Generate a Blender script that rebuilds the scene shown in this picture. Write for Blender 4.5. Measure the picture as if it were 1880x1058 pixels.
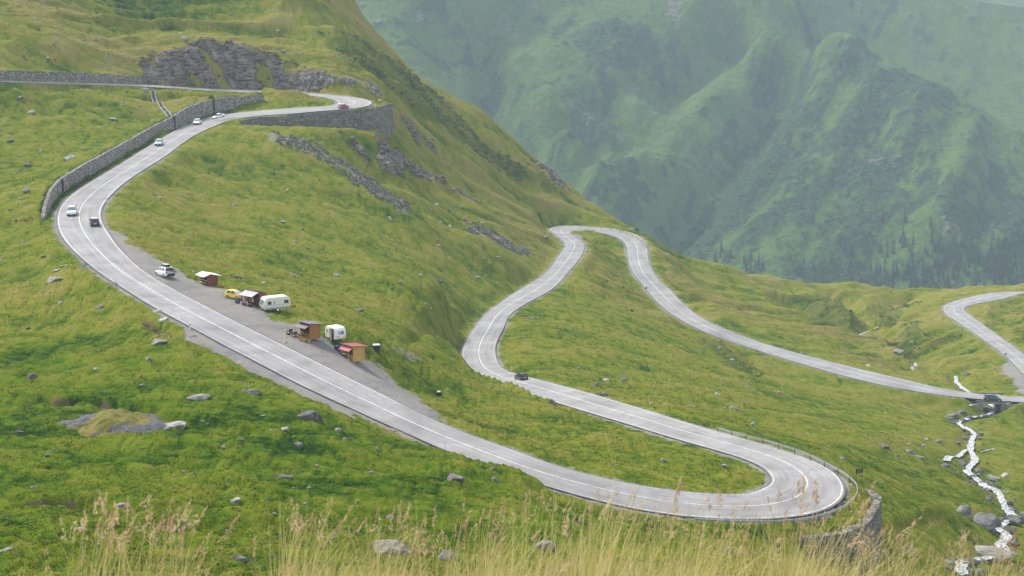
import bpy, bmesh, math, random
import numpy as np
from mathutils import Vector, Matrix, Euler, noise as mnoise
for o in list(bpy.data.objects): bpy.data.objects.remove(o)
scene = bpy.context.scene
COL = scene.collection
R_ = math.radians
# ---------------------------------------------------------------- camera
cam_d = bpy.data.cameras.new("camera"); cam = bpy.data.objects.new("camera", cam_d); COL.objects.link(cam)
cam.location = (0, 0, 0)
cam.rotation_euler = (R_(90) - math.atan(579.0 / 3000.0), 0, 0)
cam_d.sensor_width = 36.0; cam_d.lens = 3000.0 / 1880.0 * 36.0
cam_d.clip_start = 0.2; cam_d.clip_end = 9000
cam_d.dof.use_dof = True; cam_d.dof.focus_distance = 260; cam_d.dof.aperture_fstop = 13.0
scene.camera = cam
# ---------------------------------------------------------------- light: bright overcast noon
SUN_EL, SUN_AZ = 50.0, -48.0       # azimuth: degrees clockwise from the view direction (-y is behind)
world = bpy.data.worlds.new("World"); scene.world = world; world.use_nodes = True
wn = world.node_tree.nodes; wl = world.node_tree.links
bg = wn['Background']; sky = wn.new('ShaderNodeTexSky'); sky.sky_type = 'NISHITA'; sky.sun_disc = False
sky.sun_elevation = R_(SUN_EL); sky.sun_rotation = R_(SUN_AZ); sky.air_density = 1.0; sky.dust_density = 4.0; sky.ozone_density = 1.0; sky.altitude = 1700
hs_ = wn.new('ShaderNodeHueSaturation'); hs_.inputs['Saturation'].default_value = 0.35      # thin high cloud: a whiter sky
wl.new(sky.outputs[0], hs_.inputs['Color']); wl.new(hs_.outputs[0], bg.inputs[0]); bg.inputs[1].default_value = 0.11
sun_d = bpy.data.lights.new("sun", 'SUN'); sun_d.energy = 1.5; sun_d.angle = R_(10); sun_d.color = (1.0, 0.96, 0.9)
sun = bpy.data.objects.new("sun", sun_d); COL.objects.link(sun)
_sd = Vector((math.sin(R_(SUN_AZ)) * math.cos(R_(SUN_EL)), math.cos(R_(SUN_AZ)) * math.cos(R_(SUN_EL)), math.sin(R_(SUN_EL))))
sun.rotation_euler = _sd.to_track_quat('Z', 'Y').to_euler()
scene.view_settings.view_transform = 'Standard'; scene.view_settings.look = 'None'; scene.view_settings.gamma = 1.0
scene.view_settings.exposure = 1.66
scene.render.engine = 'CYCLES'
scene.cycles.use_denoising = True; scene.cycles.denoiser = 'OPENIMAGEDENOISE'; scene.cycles.denoising_input_passes = 'RGB_ALBEDO_NORMAL'; scene.cycles.denoising_prefilter = 'NONE'
scene.cycles.max_bounces = 6; scene.cycles.volume_bounces = 1
# ---------------------------------------------------------------- picture geometry -> world
F, PITCH = 3000.0, math.atan(579.0 / 3000.0)
CP, SP = math.cos(PITCH), math.sin(PITCH)
def ray(u, v):
    a = (np.asarray(u, float) - 940.0) / F; b = -(np.asarray(v, float) - 529.0) / F
    return a, CP + b * SP, -SP + b * CP
def at_z(u, v, z):
    dx, dy, dz = ray(u, v); t = z / dz
    return np.array([t * dx, t * dy, t * dz])
def at_y(u, v, y):
    dx, dy, dz = ray(u, v); t = y / dy
    return np.array([t * dx, t * dy, t * dz])
def to_px(x, y, z):
    cy = y * CP - z * SP; up = y * SP + z * CP
    return 940 + F * x / cy, 529 - F * up / cy

def dense(pts, n=12):
    """Catmull-Rom through a list of points"""
    p = np.array(pts, float); m = len(p); out = []
    for i in range(m - 1):
        p0 = p[max(i - 1, 0)]; p1 = p[i]; p2 = p[i + 1]; p3 = p[min(i + 2, m - 1)]
        for t in np.arange(n) / n:
            out.append(0.5 * ((2 * p1) + (p2 - p0) * t + (2 * p0 - 5 * p1 + 4 * p2 - p3) * t * t + (3 * p1 - p0 - 3 * p2 + p3) * t ** 3))
    out.append(p[-1]); return np.array(out)

# both painted edges of the main road, followed from the upper left down to the bridge
EA = [(-120,144.5),(0,148.3),(130,152),(260,156),(375,163),(469,166),(525,168),(582,172.5),(620,175),(655,180),(675,184.5),(682,190),(675,195),(660,199),(620,201.5),(570,205.5),(532,209),(470,213),
      (426,219),(395,230.3),(369,241.7),(343,256.3),(311.6,279.2),(300.8,287.6),(250.6,319),(218,342.7),(198,362.7),(185.5,380),(182.5,397.8),(188,413),(200.5,433),(215.5,454),(240.6,480.5),(265.7,500.6),(313,530),
      (391,571),(470,611),(545,648),(618,685),(670.5,710.5),(720.6,735.5),(771,762),(846,795),(940,827),(1002.6,852),(1065,870.7),(1140,887),(1215.7,900),(1291,908),(1341,910),(1378.5,907),(1403.6,898),(1419,890),(1422,880),(1417.5,870.7),(1410,862.5),
      (1391,850.6),(1353,837),(1291,819),(1240.7,805),(1203,793.5),(1153,778),(1085,758),(1040,744),(995,730),(940,712),(890,695),(860,675),(850,655),(851,644),(855.8,630),(871,605),(896,575),(940,542.5),(961,530),
      (1002.6,503),(1025,473),(1039,453),(1035,443),(1022.7,433),(1010,423),(1009,419),(1022.7,415.4),(1052.8,414),(1090,416.6),(1140.5,423.4),(1165.5,430),(1180.6,440.5),(1186.8,453),(1188,473),(1193,490.6),(1205.6,513),(1225.7,530),
      (1248,554),(1278,579),(1316,599),(1366,619),(1410,634),(1485,655),(1560,674),(1660.6,698),(1735.7,715.4),(1811,725.4),(1880,729)]
EB = [(-120,147.5),(0,151.2),(130,155),(260,159),(375,166.5),(469,170.5),(525,174),(575,176.5),(595,178.5),(610,182),(620,186),(623,189),(610,194.5),(570,197),(520,200),(470,204),(450,206),
      (415.6,210),(384,215.8),(369,220.4),(337.6,232.4),(301,253),(281,265),(225.6,300),(175,330.7),(140,352.7),(117.8,372.8),(107.8,392.8),(107.8,415),(117.8,438),(140,463),(175,493),(200.5,512),(230.6,530),
      (275.7,559),(326,586),(376,612.7),(426,640),(470,662),(545,702),(595,725.5),(645.5,748),(708,777),(751,795),(770,804),(860,843),(940,871),(1035,901),(1115,923),(1190,939.6),(1266,949.6),(1341,953.4),(1410,954.6),(1460,951),(1498,944.6),(1528,933),(1546.6,918),(1553,903),(1551.6,891),(1538,873),(1515,857),(1485,843),(1447,830.6),(1410,819.5),
      (1366,807),(1316,793.5),(1266,779),(1190,755.5),(1140,740.5),(1090,725.5),(1040,711.7),(1002,701.6),(970,694),(940,686.6),(921,678),(913.5,670),(907,648),(908.5,630),(921,605),(940,572.6),(1012.7,530),
      (1045,495.6),(1065,470.5),(1071.6,453),(1067.8,444),(1052.8,435.4),(1045,429),(1047.8,424.5),(1070,423.4),(1100,426.6),(1128,433),(1143,440.5),(1151.8,453),(1154,473),(1160.5,495.6),(1183,525.7),
      (1210.7,557.6),(1240.7,581),(1278,601.4),(1316,617.7),(1366,635),(1410,649),(1485,671.6),(1585,699),(1685.7,719),(1761,729),(1836,735.5),(1880,738.5)]
# driver stations: side, (u, v, z)
ST = [('A',(-120,144.5,-27)),('A',(0,148.3,-29)),('A',(130,152,-31)),('A',(260,156,-33.5)),('A',(375,163,-35.8)),('A',(469,166,-37.2)),('A',(582,172.5,-38)),('A',(655,180,-38.3)),('A',(682,190,-38.6)),('A',(660,199,-38.9)),
      ('A',(570,205.5,-39.5)),('A',(470,213,-40.3)),('A',(426,219,-40.65)),('B',(384,215.8,-40.7)),('B',(337.6,232.4,-41.95)),('B',(281,265,-43.35)),('B',(225.6,300,-44.6)),('B',(175,330.7,-45.7)),('B',(140,352.7,-46.4)),('B',(117.8,372.8,-46.9)),('B',(107.8,392.8,-47.4)),('B',(107.8,415,-47.9)),('B',(117.8,438,-48.4)),('B',(140,463,-48.9)),
      ('B',(175,493,-49.6)),('B',(230.6,530,-50.5)),('B',(326,586,-52)),('B',(426,640,-53.4)),('B',(545,702,-55.1)),('B',(645.5,748,-56.5)),('B',(770,804,-58.1)),('B',(940,871,-59.9)),('B',(1115,923,-61.2)),('B',(1266,949.6,-62.2)),('B',(1410,954.6,-63.1)),('B',(1498,944.6,-63.7)),('B',(1546.6,918,-64.1)),('B',(1551.6,891,-64.4)),('B',(1515,857,-64.9)),
      ('B',(1447,830.6,-65.5)),('B',(1366,807,-66.4)),('B',(1266,779,-67.9)),('B',(1140,740.5,-70.2)),('B',(1040,711.7,-72.2)),('A',(940,712,-74.3)),('A',(890,695,-75.4)),('A',(860,675,-76.4)),('A',(851,644,-77.7)),('A',(871,605,-79.6)),('A',(940,542.5,-83.5)),('A',(1002.6,503,-86.6)),('A',(1039,453,-90.2)),('A',(1022.7,433,-91.4)),
      ('A',(1009,420,-92.2)),('A',(1052.8,414,-93)),('A',(1140.5,423.4,-94.6)),('A',(1180.6,440.5,-95.5)),('A',(1188,473,-97)),('A',(1205.6,513,-99.2)),('A',(1248,554,-101.5)),('B',(1225,570,-101.7)),('B',(1316,617.7,-103.8)),('B',(1410,649,-106.1)),('B',(1585,699,-109)),('B',(1761,729,-111.3)),('B',(1880,738.5,-112.4))]
RO = [(1900,697),(1880,686.6),(1848.5,655),(1798,617.7),(1761,592.6),(1738,577.6),(1733,567.6),(1738,560),(1761,551),(1811,540),(1836,537),(1880,536),(1960,536)]
RI = [(1915,680),(1880,652.8),(1836,620),(1798,592.6),(1773,575),(1768,567.6),(1773,562.6),(1798,556),(1836,549),(1868,541),(1880,538.3),(1960,538)]
RST = [(1900,697,-116.6),(1848.5,655,-119),(1798,617.7,-121),(1738,577.6,-123.5),(1733,567.6,-124),(1738,560,-124.5),(1761,551,-125.2),(1811,540,-126.5),(1836,537,-127),(1880,536,-128),(1960,536,-129)]

def edges3d(EAp, EBp, st, n=14):
    dA, dB = dense(EAp), dense(EBp); L, R = [], []
    ia = ib = 0
    # stations refined along their driver curve
    out = []
    for k, (side, (u, v, z)) in enumerate(st):
        D = dA if side == 'A' else dB
        i = int(np.argmin((D[:, 0] - u) ** 2 + 6 * (D[:, 1] - v) ** 2)); out.append((side, i, z))
    seq = []
    for (s0, i0, z0), (s1, i1, z1) in zip(out[:-1], out[1:]):
        if s0 == s1:
            idx = np.linspace(i0, i1, max(2, abs(i1 - i0) + 1))[:-1]
            for j, q in enumerate(idx): seq.append((s0, q, z0 + (z1 - z0) * j / len(idx)))
        else: seq.append((s0, i0, z0))
    seq.append(out[-1]); last = {'A': 0, 'B': 0}
    zz = np.array([s[2] for s in seq]); k = np.ones(15) / 15
    zs = np.convolve(np.pad(zz, 7, mode='edge'), k, 'valid')
    for (s, q, _), z in zip(seq, zs):
        D, O = (dA, dB) if s == 'A' else (dB, dA); o = 'B' if s == 'A' else 'A'
        qi = min(int(q), len(D) - 2); t = q - qi; px = D[qi] * (1 - t) + D[qi + 1] * t
        p = at_z(px[0], px[1], z)
        lo, hi = max(0, last[o] - 2), min(len(O), last[o] + 60)
        c = at_z(O[lo:hi, 0], O[lo:hi, 1], z)
        d = np.hypot(c[0] - p[0], c[1] - p[1]); j = int(np.argmin(d)); last[o] = max(last[o], lo + j); last[s] = int(q)
        w = c[:, j]
        a, b = (p, w) if s == 'A' else (w, p)
        L.append(a); R.append(b)
    return np.array(L), np.array(R)
def resample(L, R, step=1.5, smooth=7):
    C = (L + R) / 2; keep = [0]
    d = np.r_[0, np.cumsum(np.linalg.norm(np.diff(C, axis=0), axis=1))]
    s = np.arange(0, d[-1], step); g = lambda P: np.stack([np.interp(s, d, P[:, i]) for i in range(3)], 1)
    L, R = g(L), g(R); k = np.hanning(smooth + 2)[1:-1]; k /= k.sum(); h = smooth // 2
    sm = lambda P: np.stack([np.convolve(np.pad(P[:, i], h, mode='reflect', reflect_type='odd'), k, 'valid') for i in range(3)], 1)
    return sm(L), sm(R)
# ---------------------------------------------------------------- noise
def _hash(ix, iy, seed):
    h = (ix * 374761393 + iy * 668265263 + seed * 974711) & 0xffffffff
    h = ((h ^ (h >> 13)) * 1274126177) & 0xffffffff
    return ((h ^ (h >> 16)) & 0xffff) / 65535.0
def vnoise(x, y, seed=0):
    ix = np.floor(x).astype(np.int64); iy = np.floor(y).astype(np.int64); fx = x - ix; fy = y - iy
    fx = fx * fx * fx * (fx * (fx * 6 - 15) + 10); fy = fy * fy * fy * (fy * (fy * 6 - 15) + 10)
    a = _hash(ix, iy, seed); b = _hash(ix + 1, iy, seed); c = _hash(ix, iy + 1, seed); d = _hash(ix + 1, iy + 1, seed)
    return (a + (b - a) * fx + (c - a) * fy + (a - b - c + d) * fx * fy) * 2 - 1
def fbm(x, y, seed=0, oct=4, gain=0.5, lac=2.03):
    s = 0; a = 1; n = 0
    for o in range(oct):
        s = s + a * vnoise(x + 17.3 * o, y - 9.1 * o, seed + o * 31); n += a; a *= gain; x = x * lac; y = y * lac
    return s / n
def ridged(x, y, seed=0, oct=4):
    s = 0; a = 1; n = 0
    for o in range(oct):
        s = s + a * (1 - 2 * np.abs(vnoise(x + 5.7 * o, y + 3.3 * o, seed + 13 * o))); n += a; a *= 0.5; x = x * 2.1; y = y * 2.1
    return s / n
def sstep(a, b, x):
    t = np.clip((x - a) / (b - a), 0, 1); return t * t * (3 - 2 * t)

# ---------------------------------------------------------------- roads in the world
roadL, roadR = resample(*edges3d(EA, EB, ST))
r2L, r2R = resample(*edges3d(RO, RI, [('A', q) for q in RST]))
def _ext(L, R, pts):
    """carry a road on through points of its centre line (out of the frame)"""
    c = dense([tuple((L[-1] + R[-1]) / 2)] + pts, 14)
    t = np.gradient(c, axis=0); n = np.stack([-t[:, 1], t[:, 0], 0 * t[:, 0]], 1); n /= np.linalg.norm(n, axis=1)[:, None] + 1e-9
    s = 1.0 if np.dot(n[0], L[-1] - R[-1]) > 0 else -1.0
    w0 = np.linalg.norm(L[-1] - R[-1]) / 2; w = w0 + (3.4 - w0) * np.minimum(1, np.arange(len(c)) / 10)
    n = n * s * w[:, None]
    return resample(np.r_[L, (c + n)[2:]], np.r_[R, (c - n)[2:]], 1.5, 9)
_e = (r2L[0] + r2R[0]) / 2
_m = (roadL[-1] + roadR[-1]) / 2
roadL, roadR = _ext(roadL, roadR, [(_m[0] + 13, _m[1] - 1, -112.6), (_m[0] + 30, _m[1] + 6, -113.6), (_m[0] + 37, _m[1] + 21, -114.6), (_e[0] + 6, _e[1] - 12, -116)] )
r2L, r2R = r2L[3:], r2R[3:]

# ---------------------------------------------------------------- terrain control points: (u, v, distance)
TC = """
-40 560 262;0 600 248;0 660 225;0 720 205;0 800 180;0 880 160;0 960 142;0 1050 122;-150 620 235;-150 800 176;-150 1000 126;
100 480 285;60 420 310;120 560 258;250 590 246;200 660 224;200 720 206;200 830 174;200 950 143;200 1050 121;
330 640 229;330 700 211;400 760 193;400 850 171;400 950 148;400 1050 126;480 700 213;600 740 205;600 800 189;600 880 172;600 960 152;600 1050 130;
700 800 197;760 840 188;800 900 172;800 980 153;800 1050 134;900 880 181;950 950 163;1000 925 174;1000 1050 137;1150 960 170;1150 1040 146;1250 1000 163;1300 1050 146;1400 1040 160;1400 1000 172;1470 1000 180;
850 832 192;900 848 189;950 866 186;
900 668 303;870 652 318;940 697 288;980 716 277;1020 735 265;1070 754 254;852 642 327;
0 500 282;0 450 305;0 400 325;0 330 362;0 260 395;0 200 425;80 330 368;80 260 400;80 200 437;160 250 415;160 200 444;240 210 447;240 180 466;310 180 480;380 178 490;-120 300 380;-120 200 420;-120 450 300;
60 158 446;130 162 452;190 165 462;60 175 436;130 180 440;300 168 497;0 160 432;0 120 462;0 60 482;0 0 512;-120 60 470;130 110 488;130 50 512;130 0 532;260 120 512;260 60 530;260 0 555;200 -100 570;0 -100 550;-120 -60 520;
330 110 519;330 60 536;330 0 562;400 140 523;400 92 531;400 40 556;400 -60 590;480 145 530;480 104 539;480 40 566;560 150 528;560 118 543;560 40 575;560 -60 610;
620 130 545;620 60 575;560 0 585;640 150 535;700 150 552;680 105 575;625 40 590;588 0 600;664 70 603;560 -140 640;590 -24 608;
790 164 625;722 116 612;880 205 635;950 265 642;1010 320 645;1050 365 640;1100 392 632;1150 411 620;1178 426 618;1200 440 625;1240 465 632;1300 485 645;1400 510 662;1500 528 680;1560 526 690;1620 543 700;1700 536 702;1800 531 702;1880 527 702;1990 520 705;
760 220 560;800 230 575;850 260 590;760 300 530;850 330 560;900 300 600;950 340 605;950 390 575;1000 400 590;1000 380 605;1040 392 612;720 250 515;720 300 490;
450 232 458;520 240 452;580 240 456;640 245 462;690 250 470;600 280 447;500 290 430;660 300 455;700 340 450;700 400 420;740 380 430;800 380 465;820 440 435;900 400 500;900 460 450;960 440 512;960 490 458;
340 310 403;400 330 398;300 340 375;300 400 340;250 400 323;230 430 310;400 400 365;400 470 318;500 420 362;500 480 325;600 400 390;600 460 358;600 520 325;700 470 375;700 550 322;800 500 383;800 560 335;850 560 352;850 600 325;760 600 302;300 460 302;350 490 292;
430 520 276;500 535 270;550 560 262;620 590 254;680 620 248;760 640 262;800 640 280;820 620 302;700 680 243;760 700 247;820 680 272;800 740 231;880 740 249;880 790 221;960 760 244;960 810 219;1000 790 231;1100 800 226;1100 850 207;1200 830 216;1200 870 204;1300 860 207;1360 880 202;
980 660 312;1000 600 362;1010 560 410;1000 640 333;1040 680 308;1060 620 358;1060 560 425;1080 500 500;1100 460 565;1120 500 520;1100 560 442;1150 560 470;1150 620 385;1150 700 312;1130 730 282;1200 600 425;1200 650 368;1200 730 298;1250 650 395;1260 750 283;1300 640 440;1300 700 350;1300 760 285;1400 680 425;1400 730 352;1400 790 282;1360 780 275;
1480 700 425;1480 760 338;1480 810 275;1550 720 418;1550 780 330;1550 830 270;1600 740 405;1600 800 305;1600 860 255;1650 760 385;1650 830 300;1650 900 250;1700 780 370;1700 850 300;1700 930 246;1700 1000 222;1650 960 228;1630 1010 212;1640 1050 205;1750 1050 218;1540 1010 190;1600 1015 200;1560 1050 186;
1720 745 420;1780 765 425;1800 790 388;1790 800 380;1750 830 340;1770 870 310;1810 920 280;1845 950 268;1830 990 252;1780 1030 232;1880 1010 250;1880 950 280;1880 870 330;1850 830 362;1850 790 400;1880 760 418;1990 800 400;1990 900 320;1990 1000 262;1880 1058 238;
1250 500 590;1250 540 535;1300 540 560;1350 580 515;1400 550 585;1400 600 505;1450 580 550;1500 560 598;1500 620 505;1550 600 552;1600 660 487;1640 670 489;1580 560 650;1550 545 655;1480 545 640;
1450 545 640;1520 590 566;1680 700 455;1720 690 468;
1640 600 590;1650 640 535;1700 600 585;1700 560 640;1650 560 655;1750 640 535;1700 650 525;1740 690 480;1800 680 490;1840 700 465;1780 660 510;1830 600 575;1880 600 575;1850 560 628;1780 545 668;
1610 605 566;1580 613 555;1625 590 590;1650 625 545;1690 655 514;1740 680 487;1768 712 452;1755 695 466;1600 570 640
"""
knots = []
for q in TC.replace("\n", "").split(";"):
    if q.strip():
        u, v, y = map(float, q.split()); knots.append(at_y(u, v, y))
# the hill the camera stands on (all of it just under the frame)
for x in (-60, -30, -10, 0, 10, 30, 60):
    for y, z in ((-8, -0.6), (2, -1.45), (6, -2.6), (12, -5.3), (25, -11.5), (50, -22.5), (80, -34), (102, -41)):
        knots.append(np.array([x * (0.4 + y / 60.0), y, z - 0.0006 * x * x]))
# ground falling away behind the skyline ridge
for u, v, y in ((588,0,600),(664,70,603),(790,164,625),(880,205,635),(950,265,642),(1010,320,645),(1050,365,640),(1100,392,632),(1178,426,618),(1240,465,632),(1300,485,645),(1400,510,662),(1500,528,680),(1560,526,690),(1620,543,700),(1700,536,702),(1800,531,702),(1880,527,702),(1990,520,705)):
    p = at_y(u, v, y)
    for dd, dz in ((45, -26), (110, -75)): knots.append(p + np.array([dd * 0.5 if u < 1200 else dd * 0.1, dd, dz]))
for L, R in ((roadL, roadR), (r2L, r2R)):
    for i in range(0, len(L), 6): knots += [L[i], R[i]]
knots = np.array(knots)

GX0, GX1, GY0, GY1, GS = -300.0, 330.0, -16.0, 830.0, 1.0
gx = np.arange(GX0, GX1 + .5, GS); gy = np.arange(GY0, GY1 + .5, GS)
def fit_base(kn, c=5.0, lam=0.25):
    P = kn[:, :2]; n = len(P)
    D = np.sqrt(((P[:, None] - P[None]) ** 2).sum(-1) + c * c)
    # multiquadric with a linear trend
    A = np.zeros((n + 3, n + 3)); A[:n, :n] = -D - lam * np.eye(n) * -1; A[:n, n] = 1; A[:n, n + 1:] = P / 300.0; A[n, :n] = 1; A[n + 1:, :n] = P.T / 300.0
    A[:n, :n] = D - lam * np.eye(n) * 1.0
    w = np.linalg.solve(A, np.r_[kn[:, 2], 0, 0, 0])
    cx = np.arange(GX0, GX1 + 3.1, 3.0); cy = np.arange(GY0, GY1 + 3.1, 3.0)
    X, Y = np.meshgrid(cx, cy); q = np.stack([X.ravel(), Y.ravel()], 1); z = np.empty(len(q))
    for i in range(0, len(q), 4000):
        s = q[i:i + 4000]; d = np.sqrt(((s[:, None] - P[None]) ** 2).sum(-1) + c * c)
        z[i:i + 4000] = d @ w[:n] + w[n] + s / 300.0 @ w[n + 1:]
    return cx, cy, z.reshape(X.shape)
def bil(cx, cy, Z, x, y):
    fx = np.clip((x - cx[0]) / (cx[1] - cx[0]), 0, len(cx) - 1.001); fy = np.clip((y - cy[0]) / (cy[1] - cy[0]), 0, len(cy) - 1.001)
    ix = fx.astype(int); iy = fy.astype(int); tx = fx - ix; ty = fy - iy
    return (Z[iy, ix] * (1 - tx) + Z[iy, ix + 1] * tx) * (1 - ty) + (Z[iy + 1, ix] * (1 - tx) + Z[iy + 1, ix + 1] * tx) * ty
_cx, _cy, _cz = fit_base(knots)
GXX, GYY = np.meshgrid(gx, gy)
baseG = bil(_cx, _cy, _cz, GXX, GYY)
for _ in range(2):    # soften the 3 m cells
    p = np.pad(baseG, 1, mode='edge'); baseG = (p[:-2, 1:-1] + p[2:, 1:-1] + p[1:-1, :-2] + p[1:-1, 2:] + 4 * p[1:-1, 1:-1]) / 8
# distance to the road edge and road height on the same grid
distG = np.full(baseG.shape, 99.0); rzG = np.zeros(baseG.shape)
def stamp_road(L, R):
    for i in range(len(L) - 1):
        c = (L[i] + R[i]) / 2; w = np.linalg.norm((L[i] - R[i])[:2]) / 2
        r = w + 14; x0 = int((c[0] - r - GX0) / GS); x1 = int((c[0] + r - GX0) / GS) + 2; y0 = int((c[1] - r - GY0) / GS); y1 = int((c[1] + r - GY0) / GS) + 2
        x0, y0 = max(x0, 0), max(y0, 0)
        if x0 >= len(gx) or y0 >= len(gy) or x1 <= 0 or y1 <= 0: continue
        X = GXX[y0:y1, x0:x1]; Y = GYY[y0:y1, x0:x1]
        a = L[i][:2]; b = R[i][:2]; ab = b - a
        t = np.clip(((X - a[0]) * ab[0] + (Y - a[1]) * ab[1]) / (ab @ ab + 1e-9), 0, 1)
        d = np.hypot(X - a[0] - t * ab[0], Y - a[1] - t * ab[1])
        # inside the strip the distance along the cross line is the sideways miss
        D = distG[y0:y1, x0:x1]; m = d < D
        D[m] = d[m]; rz = rzG[y0:y1, x0:x1]; rz[m] = (L[i][2] + t * (R[i][2] - L[i][2]))[m]
stamp_road(roadL, roadR); stamp_road(r2L, r2R)
# ---------------------------------------------------------------- walls, stream bed and benches cut into the height grid
def polyd(poly, X, Y):
    """signed distance to an open polyline (left of its direction is positive) and the place along it"""
    best = np.full(X.shape, 1e9); sgn = np.zeros(X.shape); pos = np.zeros(X.shape); acc = 0
    for a, b in zip(poly[:-1], poly[1:]):
        ax, ay = a[0], a[1]; ex, ey = b[0] - ax, b[1] - ay; L = math.hypot(ex, ey) + 1e-9
        t = ((X - ax) * ex + (Y - ay) * ey) / L / L; tc = np.clip(t, 0, 1)
        d = np.hypot(X - ax - tc * ex, Y - ay - tc * ey); m = d < best
        s = np.sign(ex * (Y - ay) - ey * (X - ax))
        best[m] = d[m]; sgn[m] = s[m]; pos[m] = acc + (tc * L)[m]; acc += L
    return best * sgn, pos
def interp_along(poly, vals, pos):
    p = np.array(poly); s = np.r_[0, np.cumsum(np.hypot(*np.diff(p[:, :2], axis=0).T))]
    return np.interp(pos, s, vals), s[-1]
def road_z(x, y): return bil(gx, gy, rzG, np.asarray(x, float), np.asarray(y, float))
def near_road_z(p):
    best = None
    for L, R in ((roadL, roadR), (r2L, r2R)):
        c = (L + R) / 2; d = np.hypot(c[:, 0] - p[0], c[:, 1] - p[1]); i = int(d.argmin())
        if best is None or d[i] < best[0]: best = (d[i], c[i, 2])
    return best[1]
# each wall: foot line seen in the photo (u, v, level), height along it, which side the high ground is on
def wline(pts): return dense([tuple(at_z(u, v, z)) for u, v, z in pts], 6)
W_ROAD = wline([(76,404,-47.6),(84,386,-47.2),(101,363,-46.8),(126,345,-46.2),(150,330,-45.8),(190,307,-45),(240,278,-44.1),(285,253,-43.3),(316,240,-42.6),(345,226,-41.8),(380,212.5,-40.5),(440,199,-39.5),(484,190.5,-38.6)])
W_ROAD_H = np.interp(np.arange(len(W_ROAD)), np.linspace(0, len(W_ROAD) - 1, 9), [0.5, 3.0, 3.3, 3.3, 3.2, 3.6, 4.6, 4.2, 2.4])
W_TOP = wline([(-120,142.9,-26.95),(0,146.9,-28.95),(100,149.2,-30.45),(190,152.2,-32.15),(262,154.4,-33.45)])
W_TOP_H = np.interp(np.arange(len(W_TOP)), np.linspace(0, len(W_TOP) - 1, 4), [2.6, 2.7, 2.7, 2.3])
W_BEND = wline([(440,221.5,-40.9),(470,217,-40.6),(520,213.5,-40.1),(570,210,-39.9),(620,206,-39.5),(660,202.5,-39.2),(690,198,-39.0),(706,193,-38.9)])     # its crest
W_BEND = np.r_[W_BEND, [W_BEND[-1] + np.array([1.5, 4, 0]), W_BEND[-1] + np.array([1.0, 9, -0.3])]]
W_BEND_D = np.interp(np.arange(len(W_BEND)), [0, 6, 14, 24, 34, 42, len(W_BEND) - 1], [0.6, 3.6, 5.2, 6.6, 6.8, 8.6, 5])
W_LOW = wline([(1462,984,-64.6),(1500,983,-64.6),(1542,980,-64.6),(1574,967,-64.6),(1594,947,-64.6),(1607,925,-64.6),(1608,912,-64.6),(1598,902,-64.7),(1581,895,-64.8)])
W_LOW_D = np.interp(np.arange(len(W_LOW)), [0, 8, 24, 36, len(W_LOW) - 1], [1.2, 3.6, 6.2, 5.4, 1.0])
hG = baseG.copy()
# road bench
dG = distG
tb = sstep(1.4, 5.5, dG)
hG = np.where(dG < 90, (rzG - 0.12) * (1 - tb) + hG * tb, hG)
def apply_upper_wall(poly, H):          # road on the right of the line, hillside on its left
    global hG
    d, pos = polyd(poly, GXX, GYY); top, Ltot = interp_along(poly, poly[:, 2] + H, pos)
    inside = (pos > 0.3) & (pos < Ltot - 0.3)
    back = inside & (d >= 0) & (d < 22)
    t = sstep(0.0, 16, d); hG = np.where(back, np.maximum(hG * t + (top - 0.12) * (1 - t), (top - 0.12) * (1 - sstep(0, 10, d)) + hG * sstep(0, 10, d)), hG)
    front = inside & (d < 0) & (d > -9) & (dG < 7)
    hG = np.where(front, np.minimum(hG, rzG + 0.08 + 0.0 * d), hG)
def apply_lower_wall(poly, D, side):    # crest line; ground drops by D on the low side (side = sign of the low side)
    global hG
    d, pos = polyd(poly, GXX, GYY); d = d * side; foot, Ltot = interp_along(poly, poly[:, 2] - D, pos); crest, _ = interp_along(poly, poly[:, 2], pos)
    inside = (pos > 0.3) & (pos < Ltot - 0.3)
    low = inside & (d > 0) & (d < 14) & (dG > 1.6); t = sstep(0.5, 13, d)
    hG = np.where(low, np.minimum(hG, foot) * (1 - t) + hG * t, hG)
    up = inside & (d <= 0) & (d > -6) & (dG > 0.8)
    hG = np.where(up, crest - 0.05, hG)
def crest(pts, slope, reach):           # turf bank standing along the near side of the road
    global hG
    p = dense([tuple(at_y(*q)) for q in pts], 6); d, pos = polyd(p, GXX, GYY); z, Lt = interp_along(p, p[:, 2], pos)
    d = np.abs(d); e = sstep(0, 6, pos) * sstep(0, 6, Lt - pos)
    w = z - slope * np.maximum(0, np.sqrt(d * d + 1.0) - 1.0) - (1 - e) * 3
    w = w - (1 - sstep(0.9, 3.4, dG)) * 5; m = (d < reach); hG = np.where(m, np.maximum(hG, w), hG)
crest([(846,643,312),(858,655,306),(880,669,299),(905,681,291),(935,695,282),(970,713,272),(1010,737,261),(1060,757,251),(1100,769,246)], 0.55, 12)
crest([(760,798,198.5),(790,811,195),(840,828,191.5),(900,851,187),(950,868,184),(1000,886,182),(1040,904,180)], 0.4, 10)
for i in range(0, 82):                  # the slope below the top road drops clear of the view along it
    c = (roadL[i] + roadR[i]) / 2
    x0, x1, y0, y1 = (int(q) for q in (c[0] - 3 - GX0, c[0] + 4 - GX0, c[1] - 22 - GY0, c[1] + 1 - GY0))
    d_ = dG[y0:y1, x0:x1]; w_ = np.maximum(0, c[1] - GYY[y0:y1, x0:x1] - 3.2); k_ = (c[2] - 0.25 - 0.13 * w_)
    hG[y0:y1, x0:x1] = np.where((d_ > 0.9) & (w_ > 0), np.minimum(hG[y0:y1, x0:x1], k_), hG[y0:y1, x0:x1])
apply_upper_wall(W_ROAD, W_ROAD_H); apply_upper_wall(W_TOP, W_TOP_H)
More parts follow.
